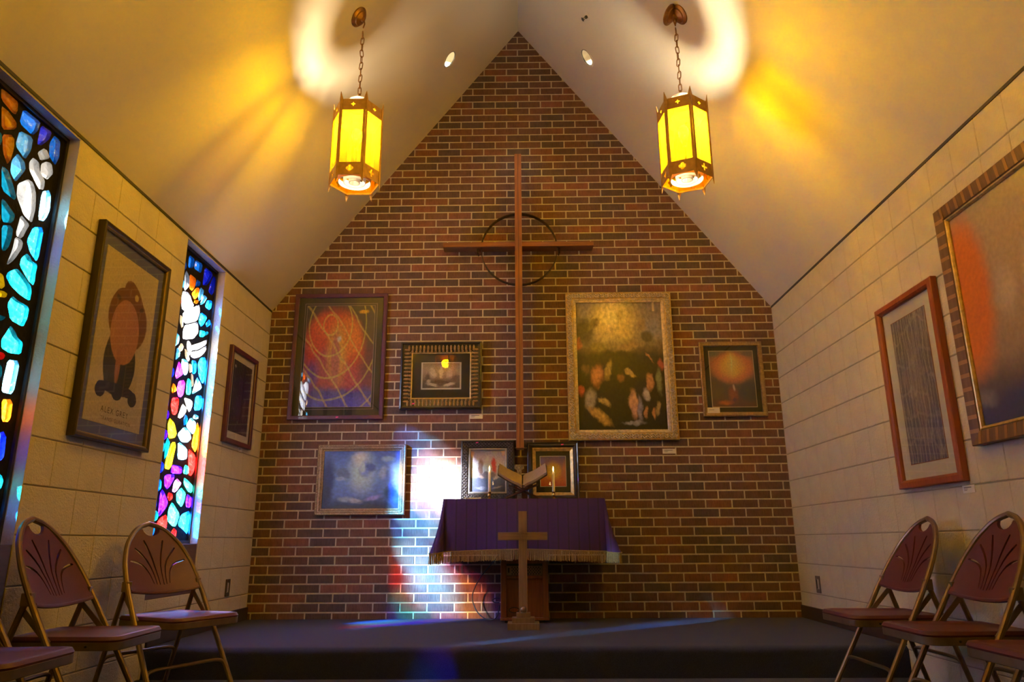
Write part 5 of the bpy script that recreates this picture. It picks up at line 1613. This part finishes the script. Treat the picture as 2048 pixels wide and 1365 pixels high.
def make_chair():
    root = thing('folding_chair', 'tmp', 'chair')
    zs = [0.012, 0.15, 0.30, 0.42, 0.48, 0.54, 0.58, 0.62, 0.65, 0.68, 0.71, 0.735, 0.755, 0.772, 0.786, 0.797, 0.804, 0.808]
    left = [(-half_w(z), tube_y(z), z) for z in zs]
    path = left+[(0, tube_y(CH), CH)]+[(-p[0], p[1], p[2]) for p in left[::-1]]
    path = bez(path, 3)
    main = MB().tube(path, 0.0122, 10).build('main_frame', M_TUBE, root, smooth=True)
    # backrest shell, outline in (x, z), pierced by a fan of slots and a hand hole
    zb, zt = 0.490, 0.790
    outl = []
    for k in range(15):
        u = -1+2*k/14
        outl.append((u*(half_w(zb)-0.013), zb-0.016*(1-u*u)))
    ztab = [zb+(zt-zb)*k/22 for k in range(1, 22)]
    outl += [(max(0.012, half_w(z)-0.012), z) for z in ztab]
    outl += [(-max(0.012, half_w(z)-0.012), z) for z in ztab[::-1]]
    # notch at the top: the hand hold
    outl = [p for p in outl if p[1] < 0.784]
    i0 = max(range(len(outl)), key=lambda i: (outl[i][0] > 0)*outl[i][1])
    notch = []
    for k in range(9):
        a = PI*k/8
        notch.append((0.050*math.cos(a), 0.783-0.036*math.sin(a)))
    outl = outl[:i0+1]+notch+outl[i0+1:]
    holes = []
    for s in (-1, 1):
        for (bx, bz, tx, tz, bend) in ((0.011, 0.514, 0.056, 0.728, 0.012), (0.028, 0.516, 0.118, 0.690, 0.026), (0.046, 0.520, 0.160, 0.630, 0.034)):
            d = Vector((tx-bx, tz-bz)); n = Vector((d.y, -d.x)).normalized()
            A, B = [], []
            for k in range(8):
                u = k/7
                p = Vector((bx, bz))+d*u+n*bend*math.sin(PI*u)*-1
                wd = 0.0019+0.0048*u
                if k == 7: wd *= 0.6
                A.append((p+n*wd)); B.append((p-n*wd))
            L = [(q.x*s, q.y) for q in A+B[::-1]]
            holes.append(L)
    cb = 0.032
    def to(a, b, c):
        return (a, tube_y(b)+c-cb*(1-(a/0.2)**2)*min(1.0, max(0.0, (0.80-b)/0.2))*0.8, b)
    bm_ = MB().fill(outl, holes, -0.006, 0.007)
    bm = bmesh.new()
    vv = [bm.verts.new(p) for p in bm_.v]
    for f in bm_.f:
        try: bm.faces.new([vv[i] for i in f])
        except ValueError: pass
    for k in range(-9, 10):
        bmesh.ops.bisect_plane(bm, geom=bm.verts[:]+bm.edges[:]+bm.faces[:], plane_co=(k*0.021, 0, 0), plane_no=(1, 0, 0))
    for k in range(1, 8):
        bmesh.ops.bisect_plane(bm, geom=bm.verts[:]+bm.edges[:]+bm.faces[:], plane_co=(0, 0.5+k*0.035, 0), plane_no=(0, 1, 0))
    for v in bm.verts: v.co = to(v.co.x, v.co.y, v.co.z)
    bmesh.ops.recalc_face_normals(bm, faces=bm.faces[:])
    me = bpy.data.meshes.new('backrest')
    bm.to_mesh(me); bm.free()
    me.materials.append(M_MAROON)
    me.polygons.foreach_set('use_smooth', [True]*len(me.polygons))
    try: me.set_sharp_from_angle(angle=R(30))
    except Exception: pass
    bk = link('backrest', me, root)
    # rolled lower lip of the backrest
    lip = [to((-1+2*k/14)*(half_w(zb)-0.012), zb-0.016*(1-(-1+2*k/14)**2)+0.004, 0.0) for k in range(15)]
    MB().tube(lip, 0.0085, 8).build('backrest_lip', M_MAROON, bk, smooth=True)
    # seat
    def plan(w, yf, yb, r):
        p = []
        for cx, cy, a0, rr in ((w, yf, 0, r), (-w, yf, 90, r), (-w*0.9, yb, 180, r*0.6), (w*0.9, yb, 270, r*0.6)):
            sx, sy = (1 if cx > 0 else -1), (1 if cy == yf else -1)
            for k in range(6):
                a = R(a0+18*k)
                p.append((cx-sx*rr+rr*math.cos(a), cy-sy*rr+rr*math.sin(a)))
        return p
    def loft(layers, m, nm):
        vs = []; n = None
        for P, z in layers:
            n = len(P)
            vs += [(p[0], p[1], z) for p in P]
        fs = [tuple(range(n))[::-1], tuple(range((len(layers)-1)*n, len(layers)*n))]
        for k in range(len(layers)-1):
            fs += [(k*n+i, k*n+(i+1)%n, (k+1)*n+(i+1)%n, (k+1)*n+i) for i in range(n)]
        return MB().add(vs, fs).build(nm, m, root, smooth=True)
    Wd = 0.196
    rim = loft([(plan(Wd, 0.245, -0.175, 0.05), SEAT_Z-0.042), (plan(Wd+0.002, 0.247, -0.176, 0.05), SEAT_Z-0.040), (plan(Wd+0.002, 0.247, -0.176, 0.05), SEAT_Z-0.014), (plan(Wd, 0.245, -0.175, 0.05), SEAT_Z-0.012)], M_TUBE, 'seat_rim')
    loft([(plan(Wd+0.001, 0.246, -0.175, 0.05), SEAT_Z-0.013), (plan(Wd+0.003, 0.248, -0.176, 0.05), SEAT_Z-0.006), (plan(Wd-0.004, 0.241, -0.171, 0.045), SEAT_Z+0.006), (plan(Wd-0.016, 0.229, -0.161, 0.04), SEAT_Z+0.008),
          (plan(Wd-0.024, 0.220, -0.153, 0.036), SEAT_Z+0.003), (plan(Wd-0.08, 0.16, -0.105, 0.03), SEAT_Z-0.001)], M_MAROON, 'seat')
    for s in (-1, 1):
        MB().lathe([(0.0005, 0.004), (0.004, 0.003), (0.005, 0.0)], 10, lambda a, b, c: (s*(Wd+0.0005+c), 0.13+a, SEAT_Z-0.027+b)).build('rivet', M_BLACK, rim, smooth=True)
    # rear legs, hinged high on the main frame
    pz = 0.520
    def rear(z):
        return tube_y(pz)-0.012+(-0.262-(tube_y(pz)-0.012))*(pz-z)/pz
    for s in (-1, 1):
        x = s*0.203
        leg = MB().tube([(x, rear(pz+0.006), pz+0.006), (x*1.01, rear(0.012), 0.012)], 0.0112, 10).build('rear_leg', M_TUBE, root, smooth=True)
        MB().tube([(x*1.01, rear(0.03)-0.0, 0.03), (x*1.01, rear(0.0), 0.0)], 0.0145, 10).build('rubber_foot', M_RUBBER, leg, smooth=True)
        MB().tube([(s*0.2318, tube_y(0.03), 0.03), (s*0.232, tube_y(0.0), 0.0)], 0.0150, 10).build('rubber_foot', M_RUBBER, main, smooth=True)
        # short folding link, flat bar
        a = Vector((x-s*0.004, rear(0.475), 0.475)); b = Vector((x-s*0.004, tube_y(SEAT_Z-0.02)-0.008, SEAT_Z-0.015))
        d = (b-a).normalized(); n = Vector((0, -d.z, d.y))*0.010; o2 = Vector((s*0.003, 0, 0))
        MB().add([a-n-o2, b-n-o2, b+n-o2, a+n-o2, a-n+o2, b-n+o2, b+n+o2, a+n+o2], [(0, 3, 2, 1), (4, 5, 6, 7), (0, 1, 5, 4), (1, 2, 6, 5), (2, 3, 7, 6), (3, 0, 4, 7)]).build('folding_link', M_TUBE, root, recalc=True)
        MB().box(x-0.014, x+0.014, tube_y(pz)-0.030, tube_y(pz)+0.008, pz-0.030, pz+0.018, bev=0.003).build('hinge_bracket', M_MAROON if False else M_TUBE, root)
    # stretchers bow up from the legs
    zf = 0.155
    MB().tube(bez([(-half_w(zf-0.03), tube_y(zf-0.03), zf-0.03), (-0.19, tube_y(zf), zf), (0.0, tube_y(zf), zf+0.002), (0.19, tube_y(zf), zf), (half_w(zf-0.03), tube_y(zf-0.03), zf-0.03)], 6), 0.0085, 8).build('front_stretcher', M_TUBE, root, smooth=True)
    zr = 0.200
    MB().tube(bez([(-0.204, rear(zr-0.03), zr-0.03), (-0.17, rear(zr), zr), (0.0, rear(zr), zr+0.002), (0.17, rear(zr), zr), (0.204, rear(zr-0.03), zr-0.03)], 6), 0.0085, 8).build('rear_stretcher', M_TUBE, root, smooth=True)
    return root

ch0 = make_chair()
CHAIRS = [(-1.720, -3.395, 2, 'maroon folding chair cut off by the picture edge on the stained glass side'),
          (-1.735, -2.760, 2, 'maroon folding chair below the cream poster, its back beside the window sill'),
          (-1.700, -2.030, -25, 'maroon folding chair turned toward us under the sunlit stained glass window'),
          (1.730, -2.085, 180, 'maroon folding chair under the cherry frame, nearest the platform on the plain wall'),
          (1.735, -2.700, 180, 'maroon folding chair under the orange mist painting, its back nearly edge-on'),
          (1.730, -3.310, 180, 'maroon folding chair cut off by the picture edge on the plain wall side')]
for i, (x, y, az, lab) in enumerate(CHAIRS):
    o = ch0 if i == 0 else copy_tree(ch0)
    o.location = (x, y, FLOOR)
    o.rotation_euler = (0, 0, R(az-90))
    tag(o, lab, 'chair', 'maroon folding chairs along the walls')
bpy.context.view_layer.update()
